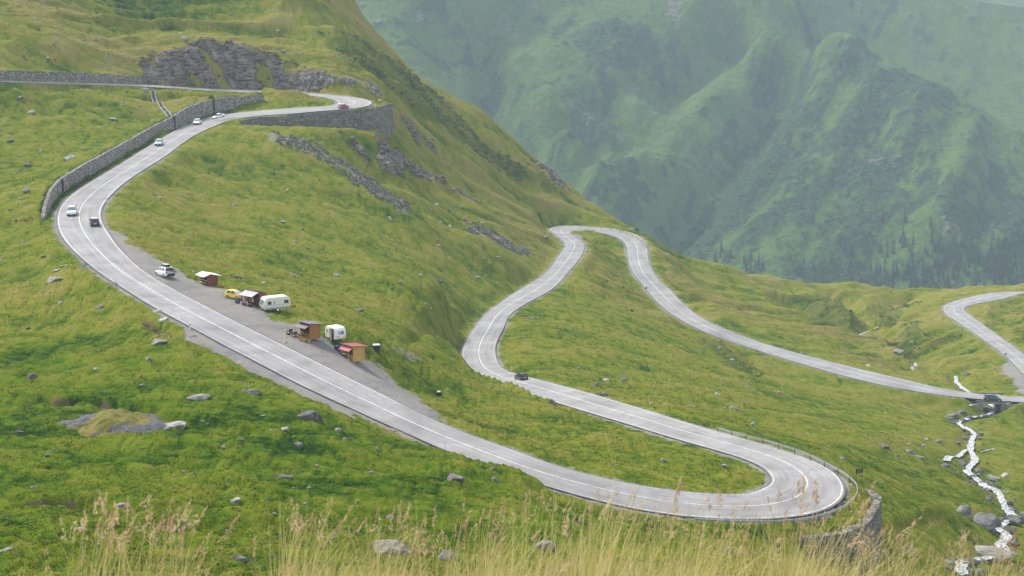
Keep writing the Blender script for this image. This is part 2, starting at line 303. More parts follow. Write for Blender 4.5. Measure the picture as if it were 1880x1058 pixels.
apply_lower_wall(W_BEND, W_BEND_D, -1); apply_lower_wall(W_LOW, W_LOW_D, -1)

def ground_raw(x, y): return bil(gx, gy, hG, np.asarray(x, float), np.asarray(y, float))
def cast(u, v, fn, y0=60, y1=820, n=1900):
    dx, dy, dz = ray(u, v); ys = np.linspace(y0, y1, n); t = ys / dy
    below = (t * dz) <= fn(t * dx, ys)
    i = int(np.argmax(below)) if below.any() else n - 1
    a, b = ys[max(i - 1, 0)], ys[i]
    for _ in range(18):
        m = (a + b) / 2; t = m / dy
        if t * dz <= fn(np.array([t * dx]), np.array([m]))[0]: b = m
        else: a = m
    t = b / dy
    return np.array([t * dx, b, t * dz])
def trench(pxs, depth, half):
    global hG
    p = dense([tuple(cast(u, v, ground_raw)) for u, v in pxs], 6)
    m = (GXX > p[:, 0].min() - 6) & (GXX < p[:, 0].max() + 6) & (GYY > p[:, 1].min() - 6) & (GYY < p[:, 1].max() + 6)
    d, pos = polyd(p, GXX[m], GYY[m]); hG[m] -= depth * np.exp(-(d / half) ** 2)
    return p
trench([(1436,545),(1470,566),(1510,585),(1560,604),(1590,614)], 5.0, 6.5); trench([(1520,538),(1556,560),(1588,580),(1606,602)], 4.5, 6.0); trench([(1612,604),(1645,630),(1682,658),(1716,680),(1745,690)], 3.6, 6.0); trench([(1612,585),(1640,563),(1665,548)], 3.5, 6.0)
# stream: down from beside the camera's hill, under the bridge, and on into the valley
STREAM_PX = [(1770,1056),(1764,1043),(1773,1029),(1808,1024),(1845,1012),(1840,998),(1845,982),(1833,967),(1858,952),(1851,938),(1840,920),(1829,902),(1808,892),(1790,877),(1776,862),(1790,845),(1781,823),(1786,806),(1788,795),(1768,782),(1760,775),(1778,767),(1798,763),(1818,757)]
_sp = [cast(u, v, ground_raw) for u, v in STREAM_PX]
_b = (roadL + roadR) / 2; _bu = to_px(*_b.T)[0]; BI = int(np.argmin(np.abs(_bu[:int(len(_b) * .99)] - 1823) + (np.abs(_b[:int(len(_b) * .99), 1] - 428) > 25) * 1e3))
BRIDGE = _b[BI]; BT = _b[BI + 3] - _b[BI - 3]; BT[2] = 0; BT /= np.linalg.norm(BT); BN = np.array([-BT[1], BT[0], 0])
_sp = _sp[:-6] + [at_z(*q) for q in ((1788,795,-110.3),(1768,783,-112.2),(1760,775,-113.1),(1778,767.5,-113.7),(1800,764,-114.0),(1820,757.5,-114.5),(1824,747,-115.1),(1795,728,-115.5),(1768,713,-115.8),(1757,701,-117.0),(1755,690,-118.4))]
STREAM = dense([tuple(p) for p in _sp], 8)
k = np.hanning(9)[1:-1]; k /= k.sum(); STREAM[:, 2] = np.convolve(np.pad(STREAM[:, 2], 3, mode='edge'), k, 'valid')
_s2 = [cast(u, v, ground_raw) for u, v in ((1573,617),(1590,610),(1604,604),(1613,600))]
STREAM2 = dense([tuple(p) for p in _s2], 6)
_s3 = [cast(u, v, ground_raw) for u, v in ((1737,846),(1745,838),(1758,838),(1768,829),(1779,825))]
STREAM3 = dense([tuple(p) for p in _s3], 6)
_s4 = [cast(u, v, ground_raw) for u, v in ((1800,830),(1815,826),(1826,824))]
STREAM4 = dense([tuple(p) for p in _s4], 6)
def carve(poly, depth, half, reach, slope):
    global hG
    m = (GXX > poly[:, 0].min() - reach - 2) & (GXX < poly[:, 0].max() + reach + 2) & (GYY > poly[:, 1].min() - reach - 2) & (GYY < poly[:, 1].max() + reach + 2)
    d, pos = polyd(poly, GXX[m], GYY[m]); z, _ = interp_along(poly, poly[:, 2], pos); d = np.abs(d)
    bank = z - depth + np.maximum(0, d - half) * slope
    hG[m] = np.where(d < reach, np.minimum(hG[m], bank), hG[m])
carve(STREAM, 0.45, 1.3, 9, 0.6)
for s in (STREAM2, STREAM3, STREAM4): carve(s, 0.3, 0.8, 4, 0.5)
streamG = np.full(hG.shape, 99.0)
for s in (STREAM, STREAM2, STREAM3, STREAM4):
    m = (GXX > s[:, 0].min() - 7) & (GXX < s[:, 0].max() + 7) & (GYY > s[:, 1].min() - 7) & (GYY < s[:, 1].max() + 7)
    streamG[m] = np.minimum(streamG[m], np.abs(polyd(s, GXX[m], GYY[m])[0]))
# gap under the bridge
_bc = BRIDGE - BT * 0.6
_d, _p = polyd(np.array([_bc - BN * 9, _bc + BN * 9]), GXX, GYY)
_c = np.abs(_d) < 2.0
_q = (GXX - BRIDGE[0]) * BN[0] + (GYY - BRIDGE[1]) * BN[1]
hG = np.where(_c & (np.abs(_q) < 7), np.minimum(hG, -114.9 - 0.08 * _q), hG)
# old drainage ditch and turf steps across the pasture
SCARPS = []
def scarp(pxs, depth):
    global hG
    p = dense([tuple(cast(u, v, ground_raw)) for u, v in pxs], 6); m = (GXX > p[:, 0].min() - 14) & (GXX < p[:, 0].max() + 14) & (GYY > p[:, 1].min() - 14) & (GYY < p[:, 1].max() + 14)
    d, pos = polyd(p, GXX[m], GYY[m]); e = sstep(0, 5, pos) * sstep(0, 5, pos.max() - pos); near = np.maximum(0, -d)
    hG[m] -= depth * e * np.where(d < 0.3, np.exp(-near / 4.5), 0); SCARPS.append(p)
scarp([(60,722),(110,730),(160,728),(205,733),(250,744),(300,751),(340,764),(390,772),(450,786),(500,806)], 1.3); scarp([(0,905),(60,915),(130,912),(200,925),(300,940),(380,962),(470,965)], 0.8); scarp([(735,624),(760,607),(800,592),(845,576)], 1.4)
TRENCH = [
          trench([(330,935),(300,925),(230,925),(180,915)], 0.9, 1.3), trench([(280,955),(360,960),(450,955),(560,960)], 1.0, 2.0),
          trench([(770,600),(800,590),(840,575)], 0.9, 1.6), trench([(735,622),(760,606),(790,600)], 0.9, 1.4),
          trench([(1200,735),(1240,742),(1290,748),(1330,742)], 0.6, 1.3), trench([(268,590),(284,596),(300,602)], 0.7, 0.9)]
def area(pxs, fn=None): return np.array([cast(u, v, fn or ground_raw)[:2] for u, v in pxs])
def inpoly(poly, x, y):
    """signed distance to a closed polygon, positive inside"""
    x = np.asarray(x, float); y = np.asarray(y, float); d = np.full(x.shape, 1e9); ins = np.zeros(x.shape, bool); n = len(poly)
    for i in range(n):
        a, b = poly[i], poly[(i + 1) % n]; e = b - a; L = e @ e + 1e-9
        t = np.clip(((x - a[0]) * e[0] + (y - a[1]) * e[1]) / L, 0, 1)
        d = np.minimum(d, np.hypot(x - a[0] - t * e[0], y - a[1] - t * e[1]))
        c = ((a[1] > y) != (b[1] > y)); xi = a[0] + (y - a[1]) / (e[1] if abs(e[1]) > 1e-9 else 1e-9) * e[0]
        ins ^= c & (x < xi)
    return np.where(ins, d, -d)
AREAS = {
 'cliff': [area([(255,157),(266,128),(300,110),(350,103),(400,96),(440,100),(500,113),(560,131),(600,150),(625,168),(520,165),(400,161),(300,157)])],
 'crag': [area([(622,250),(640,232),(672,238),(700,258),(742,296),(768,330),(742,338),(700,312),(660,284),(630,268)]), area([(770,322),(800,335),(850,355),(905,378),(895,386),(850,368),(800,352)]),
          area([(975,275),(1005,305),(1046,352),(1054,364),(1036,360),(1010,335),(985,300)]), area([(735,225),(760,240),(800,275),(820,300),(800,300),(760,265)])],
 'scree': [area([(490,250),(530,253),(575,264),(625,296),(672,318),(705,342),(752,384),(736,386),(695,362),(645,328),(590,300),(535,276),(505,264)]), area([(850,415),(890,428),(925,440),(980,470),(960,472),(905,448),(860,432)])],
 'pulloff': [area([(196,424),(214,428),(240,450),(282,474),(318,492),(345,512),(395,524),(432,545),(470,560),(492,585),(540,598),(580,612),(630,645),(690,672),(735,712),(778,740),(820,775),(800,778),(740,748),(660,708),(560,655),(450,603),(330,540),(250,490),(205,440)]),
             area([(1840,672),(1875,660),(1900,665),(1900,730),(1872,722),(1855,700)]), area([(1050,430),(1062,432),(1078,450),(1072,456)])],
 'shoulder': [area([(335,598),(360,605),(420,632),(470,658),(560,708),(620,738),(660,770),(620,756),(540,718),(440,668),(380,640),(350,625)])],
 'scar': [area([(256,587),(275,590),(300,600),(300,608),(320,618),(290,612),(268,602)])],
 'path': [area([(690,628),(730,632),(770,655),(800,672),(770,668),(715,645)]), area([(0,975),(18,985),(45,1025),(30,1035),(5,1000)]),area([(1640,990),(1680,1012),(1720,1030),(1690,1030),(1640,1010)])],
 'lush': [area([(-250,640),(200,600),(330,640),(520,720),(780,820),(1000,900),(1250,960),(1250,1058),(-250,1058)])],
 'dark': [area([(640,60),(720,110),(830,205),(900,270),(1000,330),(1040,366),(960,330),(880,290),(790,230),(700,150),(600,100),(590,60)]), area([(1450,545),(1500,545),(1560,580),(1580,600),(1540,610),(1490,590)]), area([(1600,590),(1650,560),(1690,560),(1640,600),(1610,606)]), area([(1625,640),(1690,600),(1700,620),(1680,660),(1650,660)]), area([(1260,618),(1310,628),(1380,660),(1400,700),(1380,705),(1330,660)])],
}
SIDE_Y0 = 116.0
def masks(x, y):
    """what grows or lies where: rock, gravel, dark shrubs, lush turf, bare earth (each 0..1)"""
    x = np.asarray(x, float); y = np.asarray(y, float)
    wob = 3.0 * fbm(x / 9, y / 9, 3, 4) + 1.0 * fbm(x / 2.0, y / 2.0, 8, 3); o = {}
    def m(key, soft, w):
        r = np.zeros(x.shape)
        for p in AREAS[key]: r = np.maximum(r, sstep(-soft, soft, inpoly(p, x, y) + wob * w))
        return r
    o['cliff'] = m('cliff', 3.0, 1.3) * (0.25 + 0.75 * sstep(-0.35, -0.05, fbm(x / 8, y / 4, 23, 3))); o['crag'] = m('crag', 2.0, 1.0) * sstep(-0.25, 0.2, fbm(x / 7, y / 7, 21, 3)); o['scree'] = m('scree', 2.5, 1.0); o['pulloff'] = m('pulloff', 2.6, 0.8); o['shoulder'] = m('shoulder', 1.0, 0.3)
    o['scar'] = m('scar', 0.6, 0.15)
    for p in SCARPS[:2]:
        r = np.zeros(x.shape); q = (x > p[:, 0].min() - 3) & (x < p[:, 0].max() + 3) & (y > p[:, 1].min() - 3) & (y < p[:, 1].max() + 3)
        if q.any(): dd, _ = polyd(p, x[q], y[q]); r[q] = sstep(1.1, 0.35, np.abs(dd + 0.2 + 0.5 * vnoise(x[q] / 1.7, y[q] / 1.7, 4))) * 0.62 * sstep(-.5, .1, vnoise(x[q] / 5, y[q] / 5, 14)); o['scar'] = np.maximum(o['scar'], r)
    o['path'] = m('path', 1.5, 0.5) * 0.4; o['lush'] = m('lush', 14, 2.0); o['dark'] = m('dark', 4, 1.6)
    return o
def detail(x, y, mk, z0=0.0):
    d = bil(gx, gy, distG, x, y); free = sstep(1.5, 9, d) * (1 - 0.85 * mk['pulloff']); rough = sstep(1.2, 3, d) * (1 - 0.9 * mk['pulloff'])
    far = sstep(380, 520, y); slope = sstep(-15, 40, -x + (y - 440) * 0.15)
    # runnels down the upper slopes, lying along the fall of the hill
    rx, ry = x * 0.80 + y * 0.60, -x * 0.60 + y * 0.80
    run = ridged(rx / 60 + 0.4 * fbm(x / 40, y / 40, 4, 2), ry / 11, 51, 3)
    z = far * free * 2.2 * run
    low = (1 - far)
    rip = fbm(rx / 34 + 0.3, ry / 9, 77, 3)
    z = z + free * (0.75 * rip * sstep(250, 330, y) + 0.55 * fbm(x / 17, y / 17, 5, 3))
    hum = fbm(x / 3.2, y / 3.2, 9, 3)
    bil_ = 0.5 * np.abs(vnoise(x / 1.25 + 3, y / 1.9, 15)) + 0.5 * np.abs(vnoise(x / 3.1, y / 3.9, 25)) ; tus = np.abs(vnoise(x / 0.85, y / 1.0, 16))
    z = z + rough * (0.30 * hum + 0.40 * (bil_ - 0.3) * (0.4 + 0.9 * sstep(-.3, .4, fbm(x / 22, y / 22, 18, 2))) + 0.20 * (tus - 0.3) + 0.08 * fbm(x / 0.5, y / 0.5, 12, 2))
    z = z + rough * far * 0.9 * (np.abs(vnoise(rx / 9, ry / 3.6, 19)) - 0.3)
    cl = np.maximum(mk['cliff'], mk['crag'])
    st = ridged((x + z0) / 3.4 + fbm(x / 7, z0 / 5, 4, 3) * 0.8, (x - z0) / 17 + y / 40, 61, 4)
    z = z + cl * free * (1.5 * st + 2.6 * fbm(x / 7.0, z0 / 6.0 + y / 9, 31, 4) + 0.3)
    z = z + mk['dark'] * free * 1.0 * np.maximum(0, fbm(x / 2.6, y / 2.6, 44, 3) + 0.15)
    z = z + mk['scree'] * 0.3 * fbm(x / 1.3, y / 1.3, 66, 2) - mk['scar'] * 0.7
    tone = 0.55 * rip + 0.35 * hum + far * (0.85 * run + 0.6 * fbm(rx / 30, ry / 5, 28, 3)) + 1.3 * (bil_ - 0.28)
    return z * (0.12 + 0.88 * sstep(1.2, 4.5, bil(gx, gy, streamG, x, y))), tone
NEARG = sstep(60, 128, GYY)
def height(x, y, full=False):
    x = np.asarray(x, float); y = np.asarray(y, float); mk = masks(x, y)
    z = bil(gx, gy, hG, x, y); dz, tone = detail(x, y, mk, z); k = sstep(70, 125, y)
    z = z + dz * k
    return (z, mk, tone) if full else z
def ground(u, v): return cast(u, v, height, n=700, y0=100)
# ---------------------------------------------------------------- node helpers
class NT:
    def __init__(s, name, rough=0.9, spec=0.25):
        s.m = bpy.data.materials.new(name); s.m.use_nodes = True; s.t = s.m.node_tree; s.n = s.t.nodes; s.b = s.n['Principled BSDF']
        s.b.inputs['Roughness'].default_value = rough; s.b.inputs['Specular IOR Level'].default_value = spec
    def link(s, a, b): s.t.links.new(a, b)
    def new(s, t): return s.n.new(t)
    def val(s, sock, v):
        if v is None: return
        if hasattr(v, 'is_output') or isinstance(v, bpy.types.NodeSocket): s.link(v, sock)
        else:
            if isinstance(v, (tuple, list)) and len(v) == 3 and sock.type == 'RGBA': v = (*v, 1)
            sock.default_value = v
    def obj(s): return s.new('ShaderNodeTexCoord').outputs['Object']
    def pos(s): return s.new('ShaderNodeNewGeometry').outputs['Position']
    def uv(s): return s.new('ShaderNodeTexCoord').outputs['UV']
    def mapping(s, vec, scale=(1, 1, 1), rot=(0, 0, 0)):
        n = s.new('ShaderNodeMapping'); s.link(vec, n.inputs[0]); n.inputs['Scale'].default_value = scale; n.inputs['Rotation'].default_value = rot; return n.outputs[0]
    def noise(s, vec, scale, detail=3, rough=0.55, dist=0.0):
        n = s.new('ShaderNodeTexNoise'); s.link(vec, n.inputs['Vector']); n.inputs['Scale'].default_value = scale; n.inputs['Detail'].default_value = detail; n.inputs['Roughness'].default_value = rough; n.inputs['Distortion'].default_value = dist; return n.outputs[0]
    def voro(s, vec, scale, feature='F1', out='Distance', rnd=1.0):
        n = s.new('ShaderNodeTexVoronoi'); n.feature = feature; s.link(vec, n.inputs['Vector']); n.inputs['Scale'].default_value = scale; n.inputs['Randomness'].default_value = rnd; return n.outputs[out]
    def math(s, op, a, b=None, c=None, clamp=False):
        n = s.new('ShaderNodeMath'); n.operation = op; n.use_clamp = clamp
        for k, v in enumerate((a, b, c)): s.val(n.inputs[k], v)
        return n.outputs[0]
    def ramp(s, f, stops):
        n = s.new('ShaderNodeValToRGB'); s.link(f, n.inputs[0]); e = n.color_ramp.elements
        while len(e) < len(stops): e.new(0.5)
        for k, (p, c) in enumerate(stops):
            e[k].position = p; e[k].color = (*c, 1) if isinstance(c, (tuple, list)) else (c, c, c, 1)
        return n.outputs[0]
    def mix(s, f, a, b, mode='MIX'):
        n = s.new('ShaderNodeMix'); n.data_type = 'RGBA'; n.blend_type = mode; s.val(n.inputs[0], f); s.val(n.inputs[6], a); s.val(n.inputs[7], b); return n.outputs[2]
    def smooth(s, x, a, b):
        n = s.new('ShaderNodeMapRange'); n.interpolation_type = 'SMOOTHSTEP'; s.val(n.inputs[0], x); n.inputs[1].default_value = a; n.inputs[2].default_value = b; return n.outputs[0]
    def attr(s, name):
        n = s.new('ShaderNodeAttribute'); n.attribute_name = name; return n
    def sep(s, c):
        n = s.new('ShaderNodeSeparateColor'); s.link(c, n.inputs[0]); return n.outputs
    def bump(s, h, dist, strength=1.0, prev=None):
        n = s.new('ShaderNodeBump'); s.link(h, n.inputs['Height']); n.inputs['Distance'].default_value = dist; n.inputs['Strength'].default_value = strength
        if prev is not None: s.link(prev, n.inputs['Normal'])
        return n.outputs[0]
    def base(s, v): s.val(s.b.inputs['Base Color'], v); return s
    def normal(s, v): s.link(v, s.b.inputs['Normal']); return s
def flat(name, col, rough=0.6, spec=0.4, metal=0.0, var=0.12, scale=6.0, coat=0.0):
    """paint, wood, cloth ... with a little unevenness"""
    t = NT(name, rough, spec); t.b.inputs['Metallic'].default_value = metal; t.b.inputs['Coat Weight'].default_value = coat
    f = t.noise(t.obj(), scale, 4, 0.6); lo = tuple(c * (1 - var) for c in col); hi = tuple(min(1, c * (1 + var)) for c in col)
    t.base(t.ramp(f, [(0.3, lo), (0.7, hi)])); return t.m

# ---------------------------------------------------------------- ground materials
def rock_color(t, p, k=1.0):
    a = t.noise(p, 0.35, 6, 0.7, 0.8); b = t.noise(t.mapping(p, (0.35, 0.35, 1.6), (0.9, 0.35, 0.3)), 1.1, 5, 0.65, 0.5)
    c = t.ramp(a, [(0.3, (0.07 * k, 0.060 * k, 0.050 * k)), (0.47, (0.20 * k, 0.172 * k, 0.140 * k)), (0.6, (0.31 * k, 0.27 * k, 0.225 * k)), (0.75, (0.46 * k, 0.42 * k, 0.36 * k))])
    c = t.mix(t.smooth(b, 0.50, 0.62), c, (0.045, 0.042, 0.040)); c = t.mix(t.smooth(b, 0.38, 0.30), c, (0.40, 0.38, 0.35)); return c, a, b
def meadow_material():
    t = NT("meadow_turf", 0.97, 0.03); p = t.pos()
    A = t.sep(t.attr("ground_a").outputs['Color']); B = t.sep(t.attr("ground_b").outputs['Color'])
    rock, gravel, dark = A[0], A[1], A[2]; lush, tone, earth = B[0], B[1], B[2]
    n_big = t.noise(p, 0.022, 3, 0.5, 0.4); n_mid = t.noise(p, 0.13, 4, 0.6, 0.3); n_sm = t.noise(p, 0.75, 4, 0.65, 0.2); n_fi = t.noise(t.mapping(p, (1, 1.6, 1), (0, 0, 0.6)), 3.4, 3, 0.7)
    f = t.math('SUBTRACT', t.math('MULTIPLY_ADD', n_big, 0.36, t.math('MULTIPLY_ADD', n_mid, 0.52, t.math('MULTIPLY', n_sm, 0.52))), 0.085)
    f = t.math('MULTIPLY_ADD', t.math('SUBTRACT', tone, 0.5), 0.66, f)
    f = t.math('MULTIPLY_ADD', t.math('SUBTRACT', n_fi, 0.5), 0.95, f)
    f = t.math('MULTIPLY_ADD', lush, -0.10, f)
    g = t.ramp(f, [(0.30, (0.018, 0.048, 0.003)), (0.43, (0.058, 0.106, 0.005)), (0.56, (0.112, 0.156, 0.008)), (0.68, (0.164, 0.185, 0.014)), (0.82, (0.20, 0.196, 0.026)), (0.95, (0.24, 0.21, 0.055))])
    g = t.mix(t.math('MULTIPLY', lush, 0.75), g, t.ramp(f, [(0.28, (0.011, 0.040, 0.001)), (0.43, (0.042, 0.096, 0.001)), (0.56, (0.084, 0.142, 0.002)), (0.7, (0.116, 0.165, 0.005)), (0.85, (0.15, 0.165, 0.014))]))
    dm = t.smooth(t.math('ADD', dark, t.math('MULTIPLY', t.math('SUBTRACT', t.math('ADD', t.math('MULTIPLY', n_sm, 0.55), t.math('MULTIPLY', n_mid, 0.45)), 0.5), 3.0)), 0.45, 0.85)
    g = t.mix(t.math('MULTIPLY', dm, 0.55), g, t.mix(t.smooth(n_fi, 0.35, 0.65), (0.016, 0.042, 0.008), (0.075, 0.115, 0.018)))
    em = t.smooth(t.math('ADD', earth, t.math('MULTIPLY', t.math('SUBTRACT', n_sm, 0.5), 0.9)), 0.40, 0.6)
    g = t.mix(em, g, t.ramp(n_sm, [(0.35, (0.055, 0.038, 0.024)), (0.65, (0.16, 0.125, 0.085))]))
    rc, ra, rb = rock_color(t, p)
    red = t.smooth(t.noise(p, 0.16, 2, 0.5), 0.56, 0.68); rc = t.mix(t.math('MULTIPLY', red, 0.55), rc, (0.16, 0.095, 0.072))
    rm = t.smooth(t.math('ADD', rock, t.math('MULTIPLY', t.math('SUBTRACT', t.math('ADD', t.math('MULTIPLY', n_sm, 0.5), t.math('MULTIPLY', n_mid, 0.5)), 0.5), 2.6)), 0.32, 0.52)
    c = t.mix(rm, g, rc)
    v = t.voro(p, 2.2); v2 = t.noise(p, 9, 2, 0.7)
    gc = t.mix(0.5, t.ramp(v2, [(0.3, (0.13, 0.125, 0.12)), (0.7, (0.36, 0.34, 0.315))]), t.ramp(n_mid, [(0.35, (0.17, 0.165, 0.16)), (0.5, (0.27, 0.255, 0.235)), (0.65, (0.34, 0.305, 0.25))]))
    gm = t.smooth(t.math('ADD', gravel, t.math('MULTIPLY', t.math('SUBTRACT', t.math('ADD', t.math('MULTIPLY', n_sm, 0.6), t.math('MULTIPLY', n_mid, 0.4)), 0.5), 1.7)), 0.30, 0.58)
    c = t.mix(gm, c, gc)
    t.base(c)
    hgt = t.math('ADD', t.math('MULTIPLY', n_sm, 0.8), t.math('MULTIPLY', n_fi, 0.7))
    nb = t.bump(hgt, 0.55, 0.9); nb = t.bump(t.math('MULTIPLY', t.math('ADD', ra, t.math('MULTIPLY', rb, 0.5)), rm), 1.6, 0.9, nb)
    t.normal(nb); return t.m
def grid_mesh(name, X, Y, Z, mat, cols=None, keep=None):
    nr, nc = X.shape; me = bpy.data.meshes.new(name)
    idx = np.arange(nr * nc).reshape(nr, nc)
    q = np.stack([idx[:-1, :-1], idx[:-1, 1:], idx[1:, 1:], idx[1:, :-1]], -1).reshape(-1, 4)
    if keep is not None: q = q[keep.reshape(-1)]
    me.vertices.add(nr * nc); me.vertices.foreach_set('co', np.stack([X, Y, Z], -1).astype(np.float32).ravel())
    me.loops.add(len(q) * 4); me.loops.foreach_set('vertex_index', q.astype(np.int32).ravel())
    me.polygons.add(len(q)); me.polygons.foreach_set('loop_start', np.arange(0, len(q) * 4, 4, dtype=np.int32)); me.polygons.foreach_set('loop_total', np.full(len(q), 4, np.int32))
    me.polygons.foreach_set('use_smooth', np.ones(len(q), bool))
    for k, v in (cols or {}).items():
        a = me.color_attributes.new(k, 'FLOAT_COLOR', 'POINT'); a.data.foreach_set('color', v.astype(np.float32).ravel())
    me.update(calc_edges=True); me.validate()
    o = bpy.data.objects.new(name, me); COL.objects.link(o); me.materials.append(mat); return o
def fan(u0, u1, du, ys):
    a = (np.arange(u0, u1, du) - 940) / F; ys = np.asarray(ys); return np.outer(ys, a), np.repeat(ys[:, None], len(a), 1)
def rgba(a, b, c): return np.stack([a, b, c, np.ones_like(a)], -1)

# ---- the near side of the valley: one sheet from under the camera to behind the skyline ridge
_q = np.linspace(100, 745, 6000); _w = 1 / _q * (1 + 2.6 * (sstep(490, 500, _q) * (1 - sstep(545, 556, _q)))); _w = np.r_[0, np.cumsum((_w[1:] + _w[:-1]) / 2)]; _rows = np.interp(np.linspace(0, _w[-1], 960), _w, _q)
_ys = np.r_[np.linspace(-12, 100, 70)[:-1], _rows, np.linspace(747, 825, 20)]
_a = (np.arange(-330, 2230, 2.0) - 940) / F
XX = np.outer(np.where(_ys < 100, 100 * 0.5 + 0.5 * np.maximum(_ys, 0), _ys), _a); XX = np.where(_ys[:, None] < 100, np.outer(45 + 0.55 * np.maximum(_ys, 0), _a), XX)
YY = np.repeat(_ys[:, None], len(_a), 1)
ZZ, MK, TONE = height(XX, YY, True)
_dd = bil(gx, gy, distG, XX, YY)
_edge = np.exp(-np.maximum(0, _dd - 0.6) / 0.9) * 0.75 * (1 - 0.75 * ((XX < -70) & (YY > 415)))
GA = rgba(np.maximum(MK['cliff'], MK['crag'] * 0.9), np.maximum.reduce([MK['pulloff'], MK['scree'] * 0.42, MK['shoulder'], _edge, MK['path']]), MK['dark'])
_wv, _wp = polyd(W_ROAD, XX, YY)
GB = rgba(np.maximum(MK['lush'], ((_wv < 0.5) & (_wv > -3.5) & (_dd < 9)) * 1.0), np.clip(0.5 + 0.5 * TONE, 0, 1), np.maximum(MK['scar'], MK['shoulder'] * 0.2))
MEADOW = meadow_material()
hillside = grid_mesh("hillside", XX, YY, ZZ, MEADOW, {"ground_a": GA, "ground_b": GB}); hillside['kind'] = 'structure'

# ---- the far side of the valley
MC = """
-300 -300 1800;-300 0 1650;-300 300 1450;200 -200 1800;200 0 1700;200 300 1500;500 0 1700;600 60 1640;640 200 1560;640 -200 1820;
700 20 1690;760 90 1620;800 170 1570;860 240 1530;760 -150 1800;900 -60 1800;
890 90 1760;905 170 1690;915 240 1640;970 320 1570;1040 380 1500;1100 440 1430;1150 500 1385;
940 20 1790;960 100 1700;1000 180 1620;1030 250 1560;1070 320 1500;1130 400 1430;1200 -150 1930;
1040 0 1810;1110 0 1820;1150 60 1760;1120 130 1700;1180 180 1660;1120 230 1610;1160 300 1550;
1350 110 1800;1270 160 1750;1200 215 1690;1130 265 1640;1070 310 1590;
1300 40 1800;1380 20 1810;1460 0 1830;1400 -150 1950;1480 20 1800;1525 60 1745;1460 80 1770;1400 90 1770;
1300 180 1690;1240 240 1640;1190 290 1590;1250 300 1560;
1490 130 1790;1440 180 1740;1380 240 1680;1320 320 1610;1270 390 1540;1230 440 1490;1190 480 1440;
1360 170 1720;1310 240 1660;1260 320 1590;1210 390 1520;
1560 150 1670;1500 230 1610;1440 320 1540;1380 410 1470;1320 480 1420;1280 540 1370;
1600 95 1715;1650 120 1700;1690 140 1690;1740 165 1680;1790 190 1670;1830 225 1650;1880 255 1640;1960 320 1600;2100 420 1530;
1620 200 1620;1700 250 1570;1600 300 1540;1700 350 1490;1800 320 1540;1880 350 1560;1800 430 1440;1880 450 1460;1700 450 1420;1600 420 1450;1500 430 1440;
1560 260 1590;1640 330 1535;1740 300 1520;1680 400 1440;
1400 560 1340;1500 560 1335;1600 570 1330;1700 570 1330;1800 570 1335;1900 570 1340;2000 540 1370;1200 570 1340;1050 560 1345;900 520 1380;700 480 1400;
1000 700 1250;1400 700 1250;1800 700 1250;2200 650 1260;600 650 1280;0 600 1300;2200 480 1500;2200 300 1640
"""
mk_ = np.array([at_y(*map(float, q.split())) for q in MC.replace("\n", "").split(";") if q.strip()])
# behind its crest it falls away again
for u, v, y in ((1460,0,1830),(1525,60,1745),(1600,95,1715),(1690,140,1690),(1790,190,1670),(1880,255,1640),(1960,320,1600),(2100,420,1530)):
    p = at_y(u, v, y); mk_ = np.r_[mk_, [p + (30, 110, -50)]]
def rbf(P, z, c=20.0, lam=1.5):
    n = len(P); D = np.sqrt(((P[:, None] - P[None]) ** 2).sum(-1) + c * c); A = np.zeros((n + 3, n + 3)); A[:n, :n] = D - lam * np.eye(n); A[:n, n] = 1; A[:n, n + 1:] = P / 1000; A[n, :n] = 1; A[n + 1:, :n] = P.T / 1000
    w = np.linalg.solve(A, np.r_[z, 0, 0, 0])
    def f(x, y):
        q = np.stack([np.ravel(x), np.ravel(y)], 1); o = np.empty(len(q))
        for i in range(0, len(q), 20000):
            s = q[i:i + 20000]; o[i:i + 20000] = np.sqrt(((s[:, None] - P[None]) ** 2).sum(-1) + c * c) @ w[:n] + w[n] + s / 1000 @ w[n + 1:]
        return o.reshape(np.shape(x))
    return f
_mf = rbf(mk_[:, :2], mk_[:, 2])
_mgx = np.arange(-800, 1000, 9.0); _mgy = np.arange(1220, 2080, 9.0); _MX, _MY = np.meshgrid(_mgx, _mgy); _MZ = _mf(_MX, _MY)
def _mz(x, y): return bil(_mgx, _mgy, _MZ, x, y)
DWARF = [np.array([cast(u, v, _mz, 1230, 2060, 500)[:2] for u, v in q]) for q in (
 [(1380,130),(1450,110),(1525,70),(1600,100),(1700,148),(1800,200),(1900,265),(1960,560),(1240,560),(1110,480),(1060,400),(1180,330),(1290,290),(1340,200)],
 [(990,60),(1080,50),(1200,75),(1250,110),(1200,165),(1130,240),(1060,300),(1010,290),(1090,190),(1060,120)], [(730,50),(850,75),(890,120),(850,140),(770,110)], [(900,110),(960,180),(940,230),(900,190)])]
GULLY = [(np.array([cast(u, v, _mz, 1230, 2060, 500)[:2] for u, v in q]), dp, wd) for q, dp, wd in (([(1500,110),(1440,190),(1370,280),(1290,370),(1195,475)], 17, 17), ([(1350,105),(1270,165),(1180,235),(1065,315)], 14, 14), ([(1430,50),(1330,90),(1220,150),(1110,235)], 9, 12), ([(1560,150),(1480,260),(1390,370),(1320,450)], 9, 12), ([(1640,170),(1600,270),(1530,380),(1470,470)], 8, 12), ([(1740,200),(1720,300),(1660,400),(1600,480)], 8, 12), ([(880,70),(898,160),(905,230),(960,310),(1040,380)], 14, 12), ([(1830,260),(1830,350),(1790,430)], 8, 11))]
